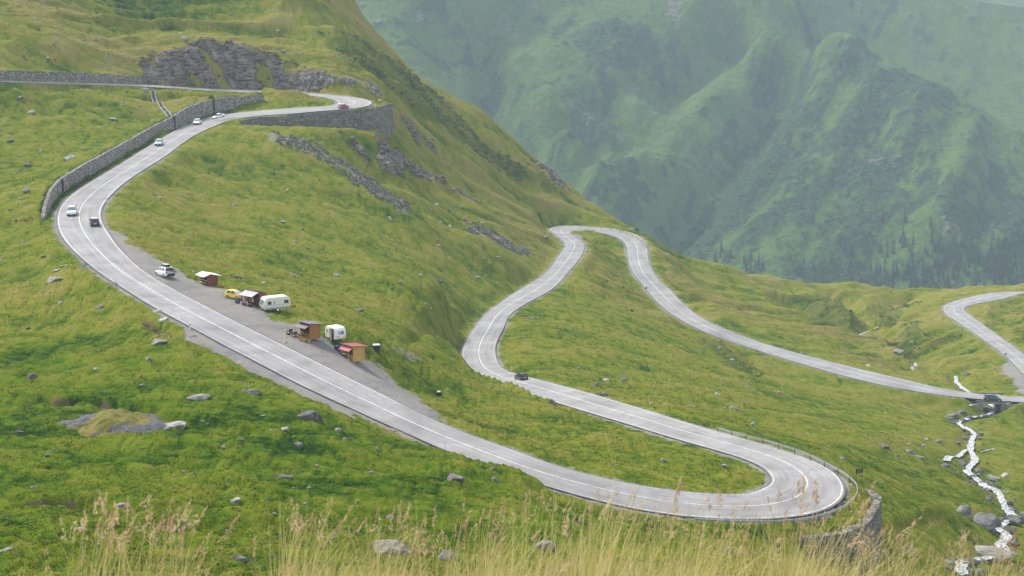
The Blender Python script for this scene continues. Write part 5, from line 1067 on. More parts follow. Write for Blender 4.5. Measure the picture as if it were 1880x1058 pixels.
for k, (x, c, nm) in enumerate(((-1.4, C_RUST, "rust"), (-.95, C_PALE, "pale"), (-.5, C_GRN, "green"), (-.05, C_PLUM, "plum"), (.4, C_RUST, "rust"), (.85, C_PALE, "pale"))):
    m = MB(); N = 7; V = []
    for i in range(N):
        for j in range(6): V.append((-.2 + .4 * i / (N - 1), .05 * math.sin(i * 1.9 + j * .6), -.85 * j / 5))
    V2 = [(a, b + .03, c_) for a, b, c_ in V]; m.add(V + V2, [(i * 6 + j, (i + 1) * 6 + j, (i + 1) * 6 + j + 1, i * 6 + j + 1) for i in range(N - 1) for j in range(5)] + [(42 + i * 6 + j, 42 + i * 6 + j + 1, 42 + (i + 1) * 6 + j + 1, 42 + (i + 1) * 6 + j) for i in range(N - 1) for j in range(5)])
    o = m.build("hanging_cloth", c, smooth=True); v = local(s_, x, -1.45 + .05 * k, 1.62); o.location = v; o.rotation_euler = (0, 0, TK + .15); tag(o, {"rust": "rust coloured cloth hanging under the lilac awning of the shed", "pale": "pale cloth hanging under the lilac awning of the shed", "green": "green cloth hanging under the lilac awning of the shed", "plum": "plum coloured cloth hanging under the lilac awning of the shed"}[nm], "cloth", "cloths hanging under the lilac awning")
for x, y, c, lab in ((-1.7, -2.1, C_BLUE, "blue crate on the gravel at the left corner of the lilac awning"), (-.2, -2.0, C_PLUM, "plum coloured crate under the front of the lilac awning"), (.9, -1.8, C_BLK, "black crate under the lilac awning nearest the cream caravan")): crate(lab, settle(local(s_, x, y)), TK, c, .62, .45, .42)
KR = bpy.data.objects["market_kiosk"]
v = settle(local(KR, -1.75, -1.75)); b_ = thing("storage_bin", "dark blue bin on the gravel beside the red roofed kiosk", "bin", v, TK); m = MB(); m.bbox((0, 0, .36), (.85, .65, .72), .05); m.build("body", C_BLUE, b_); m = MB(); m.bbox((0, 0, .75), (.9, .7, .08), .03); m.build("lid", C_BLUE, b_)
v = ground(691, 643); b_ = thing("storage_bin", "black box with a white lid on the grass behind the red roofed kiosk", "bin", tuple(v), .2); m = MB(); m.bbox((0, 0, .40), (.95, .8, .85), .04); m.build("body", C_BLK, b_); m = MB(); m.bbox((0, 0, .86), (1.05, .95, .10), .03); m.build("lid", flat("white_lid", (.72, .70, .74), .5), b_)
v = ground(806, 727); b_ = thing("rubbish_sack", "black sack with a pale top in the grass inside the road loop", "sack", tuple(v), 0); m = MB(); m.lathe([(.05, 0), (.40, .08), (.46, .35), (.34, .62), (.10, .72)], 12); m.build("body", C_BLK, b_, smooth=True); m = MB(); m.lathe([(.34, .60), (.30, .72), (.12, .82), (.03, .84)], 12); m.build("tied_top", flat("pale_plastic", (.62, .61, .60), .5), b_, smooth=True)
# two little white tents by the brook
for u, v, lab, rz in ((1675, 678.5, "small white tent on the grass by the road, the nearer of two", 0.5), (1680.5, 672, "small white tent on the grass by the road, the farther of two", -0.4)):
    p = ground(u, v); o = thing("tent", lab, "tent", tuple(p), rz, "white tents by the brook", 0.85); m = MB(); m.add([(-.7, -.6, -.1), (.7, -.6, -.1), (.7, .6, -.1), (-.7, .6, -.1), (-.45, 0, 1.15), (.5, 0, 1.15)], [(0, 1, 5, 4), (2, 3, 4, 5), (1, 2, 5), (3, 0, 4), (0, 3, 2, 1)]); m.build("fly_sheet", flat("white_tent_cloth", (.80, .80, .78), .8, .2), o)
    m = MB(); m.add([(.705, -.3, 0), (.705, .3, 0), (.62, 0, .75), (.66, -.3, 0), (.66, .3, 0), (.58, 0, .75)], [(0, 1, 2), (5, 4, 3), (0, 3, 4, 1), (1, 4, 5, 2), (2, 5, 3, 0)]); m.build("entrance", flat("dark_tent_inside", (.05, .05, .05), .9), o)
# ---------------------------------------------------------------- rocks
def rock_mat(name, k=1.0, lichen=0.5):
    t = NT(name, 0.92, 0.2); p = t.obj(); oi = t.new('ShaderNodeObjectInfo').outputs['Random']
    pp = t.new('ShaderNodeVectorMath'); pp.operation = 'ADD'; t.link(p, pp.inputs[0]); cb = t.new('ShaderNodeCombineXYZ'); t.link(t.math('MULTIPLY', oi, 37.0), cb.inputs[0]); t.link(cb.outputs[0], pp.inputs[1]); p = pp.outputs[0]
    a = t.noise(p, 1.6, 5, 0.65, 0.5); b = t.noise(t.mapping(p, (1, 1, 4.5), (0.6, 0.4, 0)), 2.6, 4, 0.6); l = t.noise(p, 4.5, 4, 0.7)
    c = t.ramp(a, [(0.3, (0.075 * k, 0.072 * k, 0.068 * k)), (0.5, (0.165 * k, 0.158 * k, 0.145 * k)), (0.7, (0.30 * k, 0.29 * k, 0.265 * k))])
    c = t.mix(t.math('MULTIPLY', t.smooth(b, 0.54, 0.68), 0.75), c, (0.06, 0.058, 0.056)); c = t.mix(t.math('MULTIPLY', t.smooth(l, 0.52, 0.66), lichen), c, (0.27 * k, 0.28 * k, 0.19 * k))
    v = t.math('MULTIPLY_ADD', oi, 0.55, 0.75); c = t.mix(1.0, c, v, 'MULTIPLY') if False else c
    hs = t.new('ShaderNodeHueSaturation'); t.link(c, hs.inputs['Color']); t.link(v, hs.inputs['Value']); t.base(hs.outputs[0]); t.normal(t.bump(t.math('ADD', a, t.math('MULTIPLY', b, 0.7)), 0.25, 0.8)); return t.m
ROCK = rock_mat("lichened_rock"); ROCK_P = rock_mat("pale_rock", 1.7, 0.25); ROCK_D = rock_mat("dark_slate", 0.7, 0.4)
def rock_mesh(seed, sub=3, cuts=11, flatz=0.7, slab=0.0):
    rnd = random.Random(seed); bm = bmesh.new(); bmesh.ops.create_icosphere(bm, subdivisions=sub, radius=1.0); pl = []
    for _ in range(cuts):
        n = Vector((rnd.gauss(0, 1), rnd.gauss(0, 1), rnd.gauss(0, 0.8))).normalized(); pl.append((n, rnd.uniform(0.45, 0.85)))
    if slab: ax = Vector((rnd.gauss(0, .3), rnd.gauss(0, .3), 1)).normalized(); pl += [(ax, slab), (-ax, slab)]
    for v in bm.verts:
        p = v.co.copy()
        for _ in range(2):
            for n, d in pl:
                q = p.dot(n)
                if q > d: p -= n * (q - d) * 0.94
        p += p.normalized() * 0.07 * mnoise.noise(p * 2.3 + Vector((seed * 3.1, 0, 0))) + p.normalized() * 0.03 * mnoise.noise(p * 6.0 + Vector((0, seed, 0))); p.z *= flatz; v.co = p
    x0 = max(abs(v.co.x) for v in bm.verts)
    for v in bm.verts: v.co /= x0
    me = bpy.data.meshes.new("rock"); bm.to_mesh(me); bm.free()
    for p in me.polygons: p.use_smooth = False
    return me
RM = [rock_mesh(s, 3, 9 + s % 5, (0.62, 0.8, 0.5, 0.95)[s % 4], 0.45 if s % 3 == 0 else 0) for s in range(10)]; RS = [rock_mesh(40 + s, 2, 8, (0.6, 0.75, 0.5)[s % 3]) for s in range(8)]
RMV = {}
def rock_with(me, mat):
    k = (me.name, mat.name)
    if k not in RMV: c = me.copy(); c.materials.clear(); c.materials.append(mat); RMV[k] = c
    return RMV[k]
def place_rock(me, mat, pos, half, hfac, label, group=None, rz=None, tilt=(0, 0), name="boulder", sink=0.42, wy=1.0):
    o = bpy.data.objects.new(name, rock_with(me, mat)); COL.objects.link(o); o.scale = (half, half * wy, half * hfac); o.location = (pos[0], pos[1], pos[2] + half * hfac * (0.35 - sink)); o.rotation_euler = (tilt[0], tilt[1], random.uniform(0, 6.28) if rz is None else rz); tag(o, label, "rock", group); return o
def cast_fast(u, v):
    p = cast(u, v, ground_raw, 100, 820, 720); p[2] = float(height(p[:1], p[1:2])[0]); return p
# (u, v at its foot, width px, height factor, material, label)
BIG = [(129,294,24,.8,ROCK_P,"pale grey boulder on the grass above the long stone wall"),(568,767,42,1.0,ROCK,"large grey lichened boulder on the pasture below the main road"),(366,729,40,.75,ROCK,"broad cracked boulder on the green pasture left of the road"),(461,720,34,.6,ROCK,"low dark boulder on the pasture between the cracked boulder and the road"),
 (314,786,54,.5,ROCK_P,"long pale slab of rock at the right end of the gravel heap"),(835,881,32,.9,ROCK,"pyramid shaped boulder on the turf just below the road"),(904,859,21,1.0,ROCK_D,"dark boulder on the turf close to the road edge, right of the pyramid boulder"),(909,881,16,.8,ROCK,"small boulder below the dark one near the road edge"),(521,881,32,.6,ROCK_D,"dark wedge shaped rock lying in the middle of the green pasture"),
 (717,1018,72,.9,ROCK,"big ridged boulder just behind the foreground grass stalks"),(818,1022,36,1.4,ROCK,"upright brown boulder behind the grass, right of the big ridged one"),(1000,1008,42,1.1,ROCK,"tilted slab shaped boulder behind the grass below the road"),(1337,1015,18,1.5,ROCK,"narrow upright stone behind the grass near the low wall"),(444,1030,42,.8,ROCK,"boulder half hidden by grass stalks at the bottom left"),(430,921,22,.9,ROCK_P,"pale pointed stone on the lower pasture"),
 (293,631,28,.6,ROCK_P,"pale flat boulder below the brown eroded bank"),(185,562,17,1.5,ROCK,"upright standing stone on the pasture left of the road"),(61,692,24,.6,ROCK_D,"dark flat block on the green pasture at the far left"),(35,792,16,1.1,ROCK_D,"dark squat stone left of the gravel heap"),(290,572,22,.5,ROCK_P,"pale broken slab on the road edge above the eroded bank"),(300,588,18,1.2,ROCK_P,"pale tilted slab below the road edge above the eroded bank"),
 (222,926,20,.7,ROCK_P,"white topped stone above the left clump of grass stalks"),(147,976,20,.6,ROCK_P,"pale stone among the left clump of grass stalks"),(620,505,16,.8,ROCK_P,"white stone alone on the open slope above the caravans"),(8,1012,24,.6,ROCK_P,"pale stone at the left edge of the picture beside the stony rill"),(101,513,26,.6,ROCK_P,"pale flat rock beside the outside of the big bend"),(120,488,18,.6,ROCK,"grey rock on the grass outside the big bend"),
 (1013,744,16,.9,ROCK,"small grey boulder above the lower edge of the returning road"),(965,590,10,.8,ROCK_D,"dark stone at the lower end of the slate fin"),(1143,698,18,.9,ROCK,"grey boulder on the slope between the two roads"),(1110,694,15,.6,ROCK_P,"pale stone left of the grey boulder between the two roads"),(1108,726,16,.8,ROCK,"boulder close above the road on the slope between the roads"),(1268,748,17,.5,ROCK_P,"pale flat stone beside the little green runnel"),(1346,752,20,.5,ROCK,"flat grey rock above the guard rail"),
 (1720,814,18,1.0,ROCK_D,"dark boulder alone on the pasture left of the stream"),(1622,821,20,.7,ROCK,"grey rock on the pasture right of the lowest hairpin"),(1646,835,16,.7,ROCK,"flat topped rock between the road sign and the stream"),(1671,832,22,.6,ROCK,"wide low rock beside its taller neighbour on the stream pasture"),(1686,841,22,1.0,ROCK,"rounded boulder beside its wider neighbour on the stream pasture"),(1545,845,14,.9,ROCK,"small rock outside the guard rail below the sign"),
 (1803,962,62,1.0,ROCK,"largest boulder at the stream bend, shaded under its front edge"),(1769,945,34,1.3,ROCK,"tall leaning boulder left of the largest boulder at the stream"),(1812,1020,88,.55,ROCK,"long sloping whaleback boulder at the lower stream"),(1822,890,28,.8,ROCK,"pale boulder on the right bank where the stream narrows"),(1842,872,18,1.0,ROCK_P,"upright pale boulder on the right bank above the narrows"),(1822,876,26,.5,ROCK_P,"long pale slab on the right bank above the narrows"),
 (1846,905,22,.7,ROCK,"grey rock on the right bank just below the narrows"),(1866,960,50,.5,ROCK,"long low boulder at the right edge beside the stream"),(1786,1048,30,.6,ROCK_D,"dark wet rock between the two arms of the lowest stream"),(1738,1033,28,.5,ROCK,"flat rock left of the lowest stream behind the grass"),(1765,852,24,.7,ROCK_D,"dark rock heap at the left side of the stream pool"),(1735,856,22,.7,ROCK,"grey rock left of the stream pool"),
 (1650,658,18,.9,ROCK_P,"big pale boulder at the mouth of the grassy ravine"),(1777,690,18,.9,ROCK,"pale boulder beside the water behind the bridge"),(1746,763,24,.8,ROCK,"leaning slab on the bank left of the bridge stream"),(1766,757,17,.9,ROCK,"rounded boulder on the bank left of the bridge"),(1781,745,14,.7,ROCK_P,"pale rock on the bank next to the bridge wing wall"),(1370,585,18,.5,ROCK_P,"pale flat rock on the meadow beyond the long road"),(1473,648,12,.8,ROCK,"dark rock on the grass above the long road to the bridge"),
 (907,444,22,.6,ROCK,"grey ledge rock on the slope above the road to the far hairpin"),(655,570,24,.4,ROCK_D,"dark brown flat rock on the slope above the small caravan"),(805,514,18,.4,ROCK_D,"dark turf covered rock in the middle of the open slope"),(875,510,14,.6,ROCK,"grey stone on the slope left of the climbing road"),(430,505,24,.5,ROCK,"grey rocks behind the white roofed hut"),(1000,447,14,.6,ROCK,"grey stone close to the left of the far hairpin")]
for k, (u, v, w, hf, mt, lab) in enumerate(BIG):
    p = cast_fast(u, v); t_ = p[1] / ray(u, v)[1]; place_rock(RM[k % 10], mt, p, w * t_ / F / 2 * 1.2, hf, lab, rz=random.uniform(-.5, .5) + (math.pi if k % 2 else 0), wy=random.uniform(.6, .85))
p = cast_fast(975, 583); o = place_rock(RM[0], ROCK_D, p, 1.9, .5, "dark fin of slate lying on the slope right of the climbing road", rz=R_(-40), wy=.4)
# moss cushion on the largest boulder
GM = flat("green_moss", (0.06, 0.085, 0.012), 0.95, 0.1, var=0.4, scale=3)
# lesser stones, alike enough to share a description within each place
def scatter(n, box, wmin, wmax, mats, label, group, name="stone", seed=1, keep=None, bias=2.0):
    rnd = random.Random(seed); done = 0; tries = 0
    while done < n and tries < n * 8:
        tries += 1; u, v = rnd.uniform(box[0], box[2]), rnd.uniform(box[1], box[3])
        if keep and not keep(u, v): continue
        p = cast(u, v, ground_raw, 100, 820, 720)
        if p[1] > 640 or bil(gx, gy, distG, p[:1], p[1:2])[0] < 3.0: continue
        p[2] = float(height(p[:1], p[1:2])[0]); w = 1.15 * (wmin + (wmax - wmin) * rnd.random() ** bias) * p[1] / F / 2
        place_rock(RS[done % 8], mats[rnd.randrange(len(mats))], p, w, rnd.uniform(.5, 1.0), label, group, rnd.uniform(0, 6.28), (rnd.gauss(0, .2), rnd.gauss(0, .2)), name, sink=.12, wy=rnd.uniform(.6, 1)); done += 1
scatter(72, (-20, 560, 760, 1010), 5, 15, [ROCK, ROCK_P, ROCK_P], "small grey or whitish stone scattered on the green pasture below the main road", "stones on the lower pasture", seed=3, keep=lambda u, v: v > 560 + u * .36)
scatter(46, (-20, 160, 330, 560), 5, 13, [ROCK, ROCK, ROCK_P], "small grey stone on the grass slope left of the big bend", "stones on the upper left slope", seed=5, keep=lambda u, v: u < 120 or v < 330)
scatter(50, (230, 280, 960, 620), 4, 11, [ROCK_P, ROCK, ROCK_P], "small pale stone on the open slope inside the big bend", "stones on the middle slope", seed=8, keep=lambda u, v: v > 290 + (u - 480) * .2 and v < 540 + (u - 400) * .1)
scatter(48, (1000, 560, 1700, 860), 4, 12, [ROCK, ROCK_P, ROCK_P], "small grey stone on the meadow between the loops of road", "stones on the right hand meadow", seed=11, keep=lambda u, v: v > 600 or u < 1250)
scatter(20, (0, 0, 600, 120), 4, 10, [ROCK, ROCK_P], "small grey stone on the steep grass above the cliff", "stones on the top slope", seed=13)
rnd = random.Random(21)
for k in range(150):      # stones in and beside the water
    q = STREAM[int(rnd.random() * 0.80 * len(STREAM))]; off = rnd.choice((-1, 1)) * rnd.uniform(.4, 2.9); x, y = q[0] + off, q[1] + rnd.uniform(-1, 1)
    z = float(height(np.array([x]), np.array([y]))[0]); place_rock(RS[k % 8], rnd.choice([ROCK, ROCK_D, ROCK_D, ROCK_D]), (x, y, max(z, q[2] - .35)), (.3 + .85 * rnd.random() ** 2), rnd.uniform(.5, .9), "grey stone in or beside the rushing stream", "stones of the stream bed", rnd.uniform(0, 6.28), name="stone", sink=-.05, wy=rnd.uniform(.6, 1))
# scree and rubble: nobody could count it
def rubble(name, polys, n, rmin, rmax, mat, label, seed):
    rg = np.random.RandomState(seed); m = MB(); tot = [abs(sum(a[0] * b[1] - b[0] * a[1] for a, b in zip(p, np.roll(p, -1, 0)))) for p in polys]; base = [v.co.copy() for v in RS[0].vertices]
    oct_ = [(1, 0, 0), (-.9, .2, 0), (.1, 1, .1), (0, -1, -.1), (.2, .1, .8), (0, -.1, -.8), (.6, .6, .45), (-.6, -.5, .4)]
    fc = [(4, 0, 6), (4, 6, 2), (6, 0, 2), (4, 2, 1), (4, 1, 7), (7, 1, 3), (4, 7, 3), (4, 3, 0), (5, 2, 0), (5, 1, 2), (5, 3, 1), (5, 0, 3)]
    P = []
    for p, a in zip(polys, tot):
        c = 0; need = int(n * a / sum(tot)); lo, hi = p.min(0), p.max(0); q = lo + (hi - lo) * rg.rand(need * 12, 2); dd = inpoly(p, q[:, 0], q[:, 1]) + 4.5 * fbm(q[:, 0] / 5, q[:, 1] / 5, seed, 3); P.append(q[dd > 0][:need])
    P = np.concatenate(P); Zp = height(P[:, 0], P[:, 1])
    for (x, y), z in zip(P, Zp):
        r = rmin + (rmax - rmin) * rg.rand() ** 2.5; M = Euler(tuple(rg.rand(3) * 6.28)).to_matrix(); s = Vector((r, r * rg.uniform(.55, 1), r * rg.uniform(.35, .8)))
        m.add([Vector((x, y, z + r * .12)) + M @ Vector((a * s.x, b * s.y, c * s.z)) for a, b, c in oct_], fc)
    o = m.build(name, mat); tag(o, label, "scree", kind='stuff'); return o
rubble("scree", AREAS['scree'][:2], 2200, .14, .9, ROCK_D, "long streak of grey broken scree running down the slope under the high wall", 4)
rubble("rubble", [area([(600,162),(640,158),(690,172),(700,180),(670,176),(610,168)]), area([(540,160),(600,162),(600,168),(540,168)])], 260, .3, 1.3, ROCK_P, "pale rubble piled at the cliff foot beside the high hairpin", 6)
rubble("rubble", [area([(240,566),(300,590),(330,600),(300,596),(232,556)]), area([(165,490),(230,540),(260,560),(225,545),(150,485)])], 120, .15, .5, ROCK_P, "line of pale broken stones along the outer road edge", 8)
# gravel heap with a turf cap
gc = cast_fast(215, 784); hx_, hy_ = 7.3, 5.2; m = MB(); N = 72; V = []
xs = np.linspace(-1.12, 1.12, N); A_, B_ = np.meshgrid(xs, xs); px_, py_ = gc[0] + A_ * hx_, gc[1] + B_ * hy_ + 0.8; gz = height(px_, py_)
rr_ = np.sqrt((A_ * 1.0) ** 2 + (B_ * 1.0) ** 2) + 0.34 * fbm(A_ * 1.9 + 4, B_ * 1.9, 3, 4); hh_ = np.clip(1 - rr_, -0.25, 1); zz_ = gz + 2.1 * np.sign(hh_) * np.abs(hh_) ** 0.95 * (1 + 0.12 * fbm(A_ * 3, B_ * 3, 6, 3)) + 0.05 * fbm(A_ * 14, B_ * 14, 8, 2) - 0.02
t = NT("heap_gravel_and_turf", 0.95, 0.15); _p = t.obj(); _a = t.sep(t.attr("ground_a").outputs['Color']); g1 = t.noise(_p, 5.0, 3, 0.7); g2 = t.noise(_p, 0.9, 4, 0.6)
_m = t.smooth(t.math('ADD', _a[0], t.math('MULTIPLY', t.math('SUBTRACT', t.math('ADD', t.math('MULTIPLY', g2, .6), t.math('MULTIPLY', g1, .4)), 0.5), 1.9)), 0.4, 0.58)
t.base(t.mix(_m, t.ramp(g1, [(0.35, (0.04, 0.04, 0.042)), (0.65, (0.20, 0.195, 0.195))]), t.ramp(g2, [(0.35, (0.10, 0.12, 0.012)), (0.65, (0.22, 0.17, 0.05))]))); t.normal(t.bump(g1, 0.12, 1.0))
cap = np.exp(-(((A_ - .15) / .45) ** 2 + ((B_ + .1) / .55) ** 2) * 1.1) * 1.1 + 0.75 * np.exp(-(((A_ + .3) / .4) ** 2 + ((B_ + .55) / .35) ** 2)) + 0.8 * sstep(0.85, 1.12, rr_)
hp = grid_mesh("gravel_heap", px_, py_, zz_, t.m, {"ground_a": rgba(cap, cap, cap)}); tag(hp, "grey gravel heap overgrown with yellowish turf on the green pasture", "heap"); hp['kind'] = 'thing'

# ---------------------------------------------------------------- plants
def leafmat(name, c0, c1, c2, trans=0.4):
    t = NT(name, 0.7, 0.2); a = t.attr("tint").outputs['Fac']; c = t.ramp(a, [(0.0, c0), (0.5, c1), (1.0, c2)]); t.base(c)
    if trans:
        tb_ = t.new('ShaderNodeBsdfTranslucent'); t.link(c, tb_.inputs[0]); mx = t.new('ShaderNodeMixShader'); mx.inputs[0].default_value = trans; t.link(t.b.outputs[0], mx.inputs[1]); t.link(tb_.outputs[0], mx.inputs[2]); t.link(mx.outputs[0], t.n['Material Output'].inputs['Surface'])
    return t.m
def mesh_tint(name, V, Fc, tint, mat, parent=None, smooth=False):
    me = bpy.data.meshes.new(name); V = np.asarray(V, np.float32); nv = len(V); me.vertices.add(nv); me.vertices.foreach_set('co', V.ravel()); Fc = np.asarray(Fc, np.int32); k = Fc.shape[1]
    me.loops.add(Fc.size); me.loops.foreach_set('vertex_index', Fc.ravel()); me.polygons.add(len(Fc)); me.polygons.foreach_set('loop_start', np.arange(0, Fc.size, k, dtype=np.int32)); me.polygons.foreach_set('loop_total', np.full(len(Fc), k, np.int32))
    at = me.attributes.new("tint", 'FLOAT', 'POINT'); at.data.foreach_set('value', np.asarray(tint, np.float32)); me.update(calc_edges=True); me.validate(); me.materials.append(mat)
    o = bpy.data.objects.new(name, me); COL.objects.link(o)
    if parent is not None: o.parent = parent
    return o
def blades(rg, P, H, lean, az, width, segs=5, curl=1.0):
    """bent grass blades: ribbons narrowing to a tip; returns vertices, quads, place along each"""
    n = len(P); t = np.linspace(0, 1, segs + 1); side = az + np.pi / 2 + rg.uniform(-.9, .9, n); V = np.zeros((n, segs + 1, 2, 3)); 
    bend = lean[:, None] * (t[None] ** 1.7) * curl; x = np.cumsum(np.r_['1', np.zeros((n, 1)), np.sin(bend[:, 1:]) / segs], 1) * H[:, None]; z = np.cumsum(np.r_['1', np.zeros((n, 1)), np.cos(bend[:, 1:]) / segs], 1) * H[:, None]
    w = width[:, None] * (1 - 0.85 * t[None] ** 1.5) / 2
    for s, sg in enumerate((-1, 1)):
        V[:, :, s, 0] = P[:, 0, None] + np.cos(az)[:, None] * x + sg * np.cos(side)[:, None] * w; V[:, :, s, 1] = P[:, 1, None] + np.sin(az)[:, None] * x + sg * np.sin(side)[:, None] * w; V[:, :, s, 2] = P[:, 2, None] + z
    b = (np.arange(n) * (segs + 1) * 2)[:, None] + (np.arange(segs) * 2)[None]; q = np.stack([b, b + 1, b + 3, b + 2], -1).reshape(-1, 4)
    return V.reshape(-1, 3), q, np.repeat(np.tile(t, (n, 1))[:, :, None], 2, 2), x, z
GRASS = leafmat("foreground_grass_blade", (0.13, 0.18, 0.024), (0.41, 0.36, 0.105), (0.64, 0.51, 0.24)); SEED = leafmat("grass_seed_head", (0.42, 0.25, 0.15), (0.56, 0.39, 0.24), (0.66, 0.52, 0.33))
def near_ground(x, y): return height(np.asarray(x), np.asarray(y))
def grass_patch(name, n, nstalk, u_rng, y_rng, top, label, seed, green=0.0):
    rg = np.random.RandomState(seed); y = rg.uniform(*y_rng, n); u = u_rng[0] + (u_rng[1] - u_rng[0]) * rg.rand(n); u += 26 * np.sin(u / 31.0) ; x = (u - 940) / F * y / CP; z = near_ground(x, y)
    tv = top(u) + 142 - 134 * rg.rand(n) ** 5.2; ht = -( (tv + 50) / F) * y - z; ok = (ht > 0.05) & (ht < 1.3); x, y, z, ht = x[ok], y[ok], z[ok], ht[ok] * 1.08
    n = len(x); clump = vnoise(x * 3.1, y * 2.0, seed + 5); az = np.where(rg.rand(n) < .72, rg.normal(.15, .8, n), rg.uniform(0, 6.28, n)); lean = np.abs(rg.normal(.45, .55, n)) + .1
    V, Q, T, _, _ = blades(rg, np.stack([x, y, z], 1), ht, lean, az, rg.uniform(.0028, .0058, n)); base = rg.uniform(.05, .95, n) + .22 * clump - green; tint = np.clip(base[:, None, None] + .42 * (T - .45), 0, 1)
    o = mesh_tint(name, V, Q, tint.ravel(), GRASS); tag(o, label, "grass", kind='stuff')
    # flowering stalks with feathery heads
    m = nstalk; y = rg.uniform(*y_rng, m); u = u_rng[0] + (u_rng[1] - u_rng[0]) * rg.rand(m); x = (u - 940) / F * y / CP; z = near_ground(x, y); tv = top(u) - 12 + rg.rand(m) ** 0.9 * 70; ht = (-((tv + 50) / F) * y - z) * 1.06; ok = (ht > .1) & (ht < 1.4); x, y, z, ht = x[ok], y[ok], z[ok], ht[ok]; m = len(x)
    az = rg.normal(.2, .9, m); lean = np.abs(rg.normal(.28, .25, m)); V, Q, T, bx, bz = blades(rg, np.stack([x, y, z], 1), ht, lean, az, np.full(m, .0028), 6); tint = np.clip(.45 + .35 * T + rg.uniform(-.15, .15, m)[:, None, None], 0, 1); o2 = mesh_tint(name + "_stalks", V, Q, tint.ravel(), GRASS); tag(o2, label.replace("grass", "grass stalks", 1), "grass", kind='stuff')
    HV, HQ, HT = [], [], []
    for i in range(m):
        L = rg.uniform(.04, .09); loose = rg.rand() < .5; tp = np.array([x[i] + math.cos(az[i]) * bx[i, -1], y[i] + math.sin(az[i]) * bx[i, -1], z[i] + bz[i, -1]]); d = np.array([math.cos(az[i]) * math.sin(lean[i] * 1.3), math.sin(az[i]) * math.sin(lean[i] * 1.3), math.cos(lean[i] * 1.3)]); tn = rg.uniform(.1, .9)
        for k in range(20 if loose else 18):
            f = rg.rand(); r = (0.016 * (1 - f) + .003) * (1.0 if loose else .28); a_ = rg.uniform(0, 6.28); c = tp - d * L * (1 - f) * .95 + np.array([math.cos(a_), math.sin(a_), -.25]) * r; e = d * rg.uniform(.004, .008) + rg.normal(0, .003, 3); s = np.cross(e, rg.normal(0, 1, 3)); s = s / (np.linalg.norm(s) + 1e-9) * .0019
            b = len(HV); HV += [c - e - s * .3, c + s, c + e, c - s]; HQ.append((b, b + 1, b + 2, b + 3)); HT += [min(1, max(0, tn + rg.uniform(-.25, .25)))] * 4
    o3 = mesh_tint(name + "_seed_heads", HV, HQ, HT, SEED); tag(o3, label.replace("grass", "grass seed heads", 1), "grass", kind='stuff')
def top_curve(u): return np.interp(u, [-100, 40, 80, 160, 230, 320, 350, 400, 470, 520, 600, 700, 800, 900, 1000, 1080, 1200, 1330, 1420, 1500, 1570, 1640, 1720, 1800, 1900, 2000], [1045, 1030, 990, 955, 962, 985, 1035, 1035, 1000, 950, 952, 985, 985, 960, 948, 940, 950, 978, 955, 945, 962, 1015, 1032, 1022, 1030, 1030])
grass_patch("foreground_grass", 9000, 210, (470, 1990), (3.2, 7.5), top_curve, "dry straw and green grass along the bottom of the view", 3)
grass_patch("grass_clump", 420, 55, (85, 330), (3.6, 5.4), top_curve, "clump of tall grass with pinkish heads at the bottom left", 9)
grass_patch("grass_tuft", 900, 24, (-60, 470), (3.6, 6.4), lambda u: top_curve(u) + 38, "low grass at the bottom left edge", 14)
# short turf standing on the nearer slopes
rg = np.random.RandomState(31); nb = 520000; gu = rg.uniform(-60, 1940, nb); gy_ = 1 / (1 / 640.0 + (1 / 117.0 - 1 / 640.0) * rg.rand(nb)); gx_ = (gu - 940) / F * gy_
cl_ = vnoise(gx_ / 0.9, gy_ / 1.3, 62) + 0.6 * vnoise(gx_ / 3.5, gy_ / 4.5, 63); ok = (bil(gx, gy, distG, gx_, gy_) > 0.9 + rg.exponential(.35, nb)) & (cl_ + rg.normal(0, .35, nb) > -0.12); gx_, gy_ = gx_[ok], gy_[ok]
gz_ = np.empty(len(gx_)); gl_ = np.empty(len(gx_)); gt_ = np.empty(len(gx_)); gk_ = np.ones(len(gx_), bool)
for i in range(0, len(gx_), 60000):
    sl = slice(i, i + 60000); gz_[sl], mk1, tn1 = height(gx_[sl], gy_[sl], True); gl_[sl] = mk1['lush']; gt_[sl] = np.clip(0.5 + 0.5 * tn1, 0, 1); gk_[sl] = np.maximum.reduce([mk1['pulloff'], mk1['scree'], mk1['cliff'], mk1['crag'], mk1['shoulder'], mk1['scar']]) < 0.3
gx_, gy_, gz_, gl_, gt_ = gx_[gk_], gy_[gk_], gz_[gk_], gl_[gk_], gt_[gk_]; nb = len(gx_); hh = rg.uniform(.05, .14, nb) * (0.6 + gy_ / 400); ww = rg.uniform(.03, .075, nb) * (0.5 + gy_ / 250); a1 = rg.uniform(0, 6.28, nb); a2 = rg.uniform(0, 6.28, nb); le = rg.uniform(.1, .9, nb) * hh
TV = np.empty((nb, 3, 3)); TV[:, 0] = np.stack([gx_ - np.cos(a1) * ww, gy_ - np.sin(a1) * ww, gz_ - .04], 1); TV[:, 1] = np.stack([gx_ + np.cos(a1) * ww, gy_ + np.sin(a1) * ww, gz_ - .04], 1); TV[:, 2] = np.stack([gx_ + np.cos(a2) * le, gy_ + np.sin(a2) * le, gz_ + hh], 1)
o = mesh_tint("meadow_grass", TV.reshape(-1, 3), np.arange(nb * 3).reshape(-1, 3), np.zeros(nb * 3), MEADOW); tag(o, "short uneven turf covering the nearer slopes", "grass", kind='stuff')
_nn = np.tile(np.array([0.0, -0.25, 0.97]), (nb * 3, 1)) + np.repeat(rg.normal(0, .22, (nb, 3)), 3, 0); _nn /= np.linalg.norm(_nn, axis=1)[:, None]
o.data.normals_split_custom_set_from_vertices(_nn.tolist())
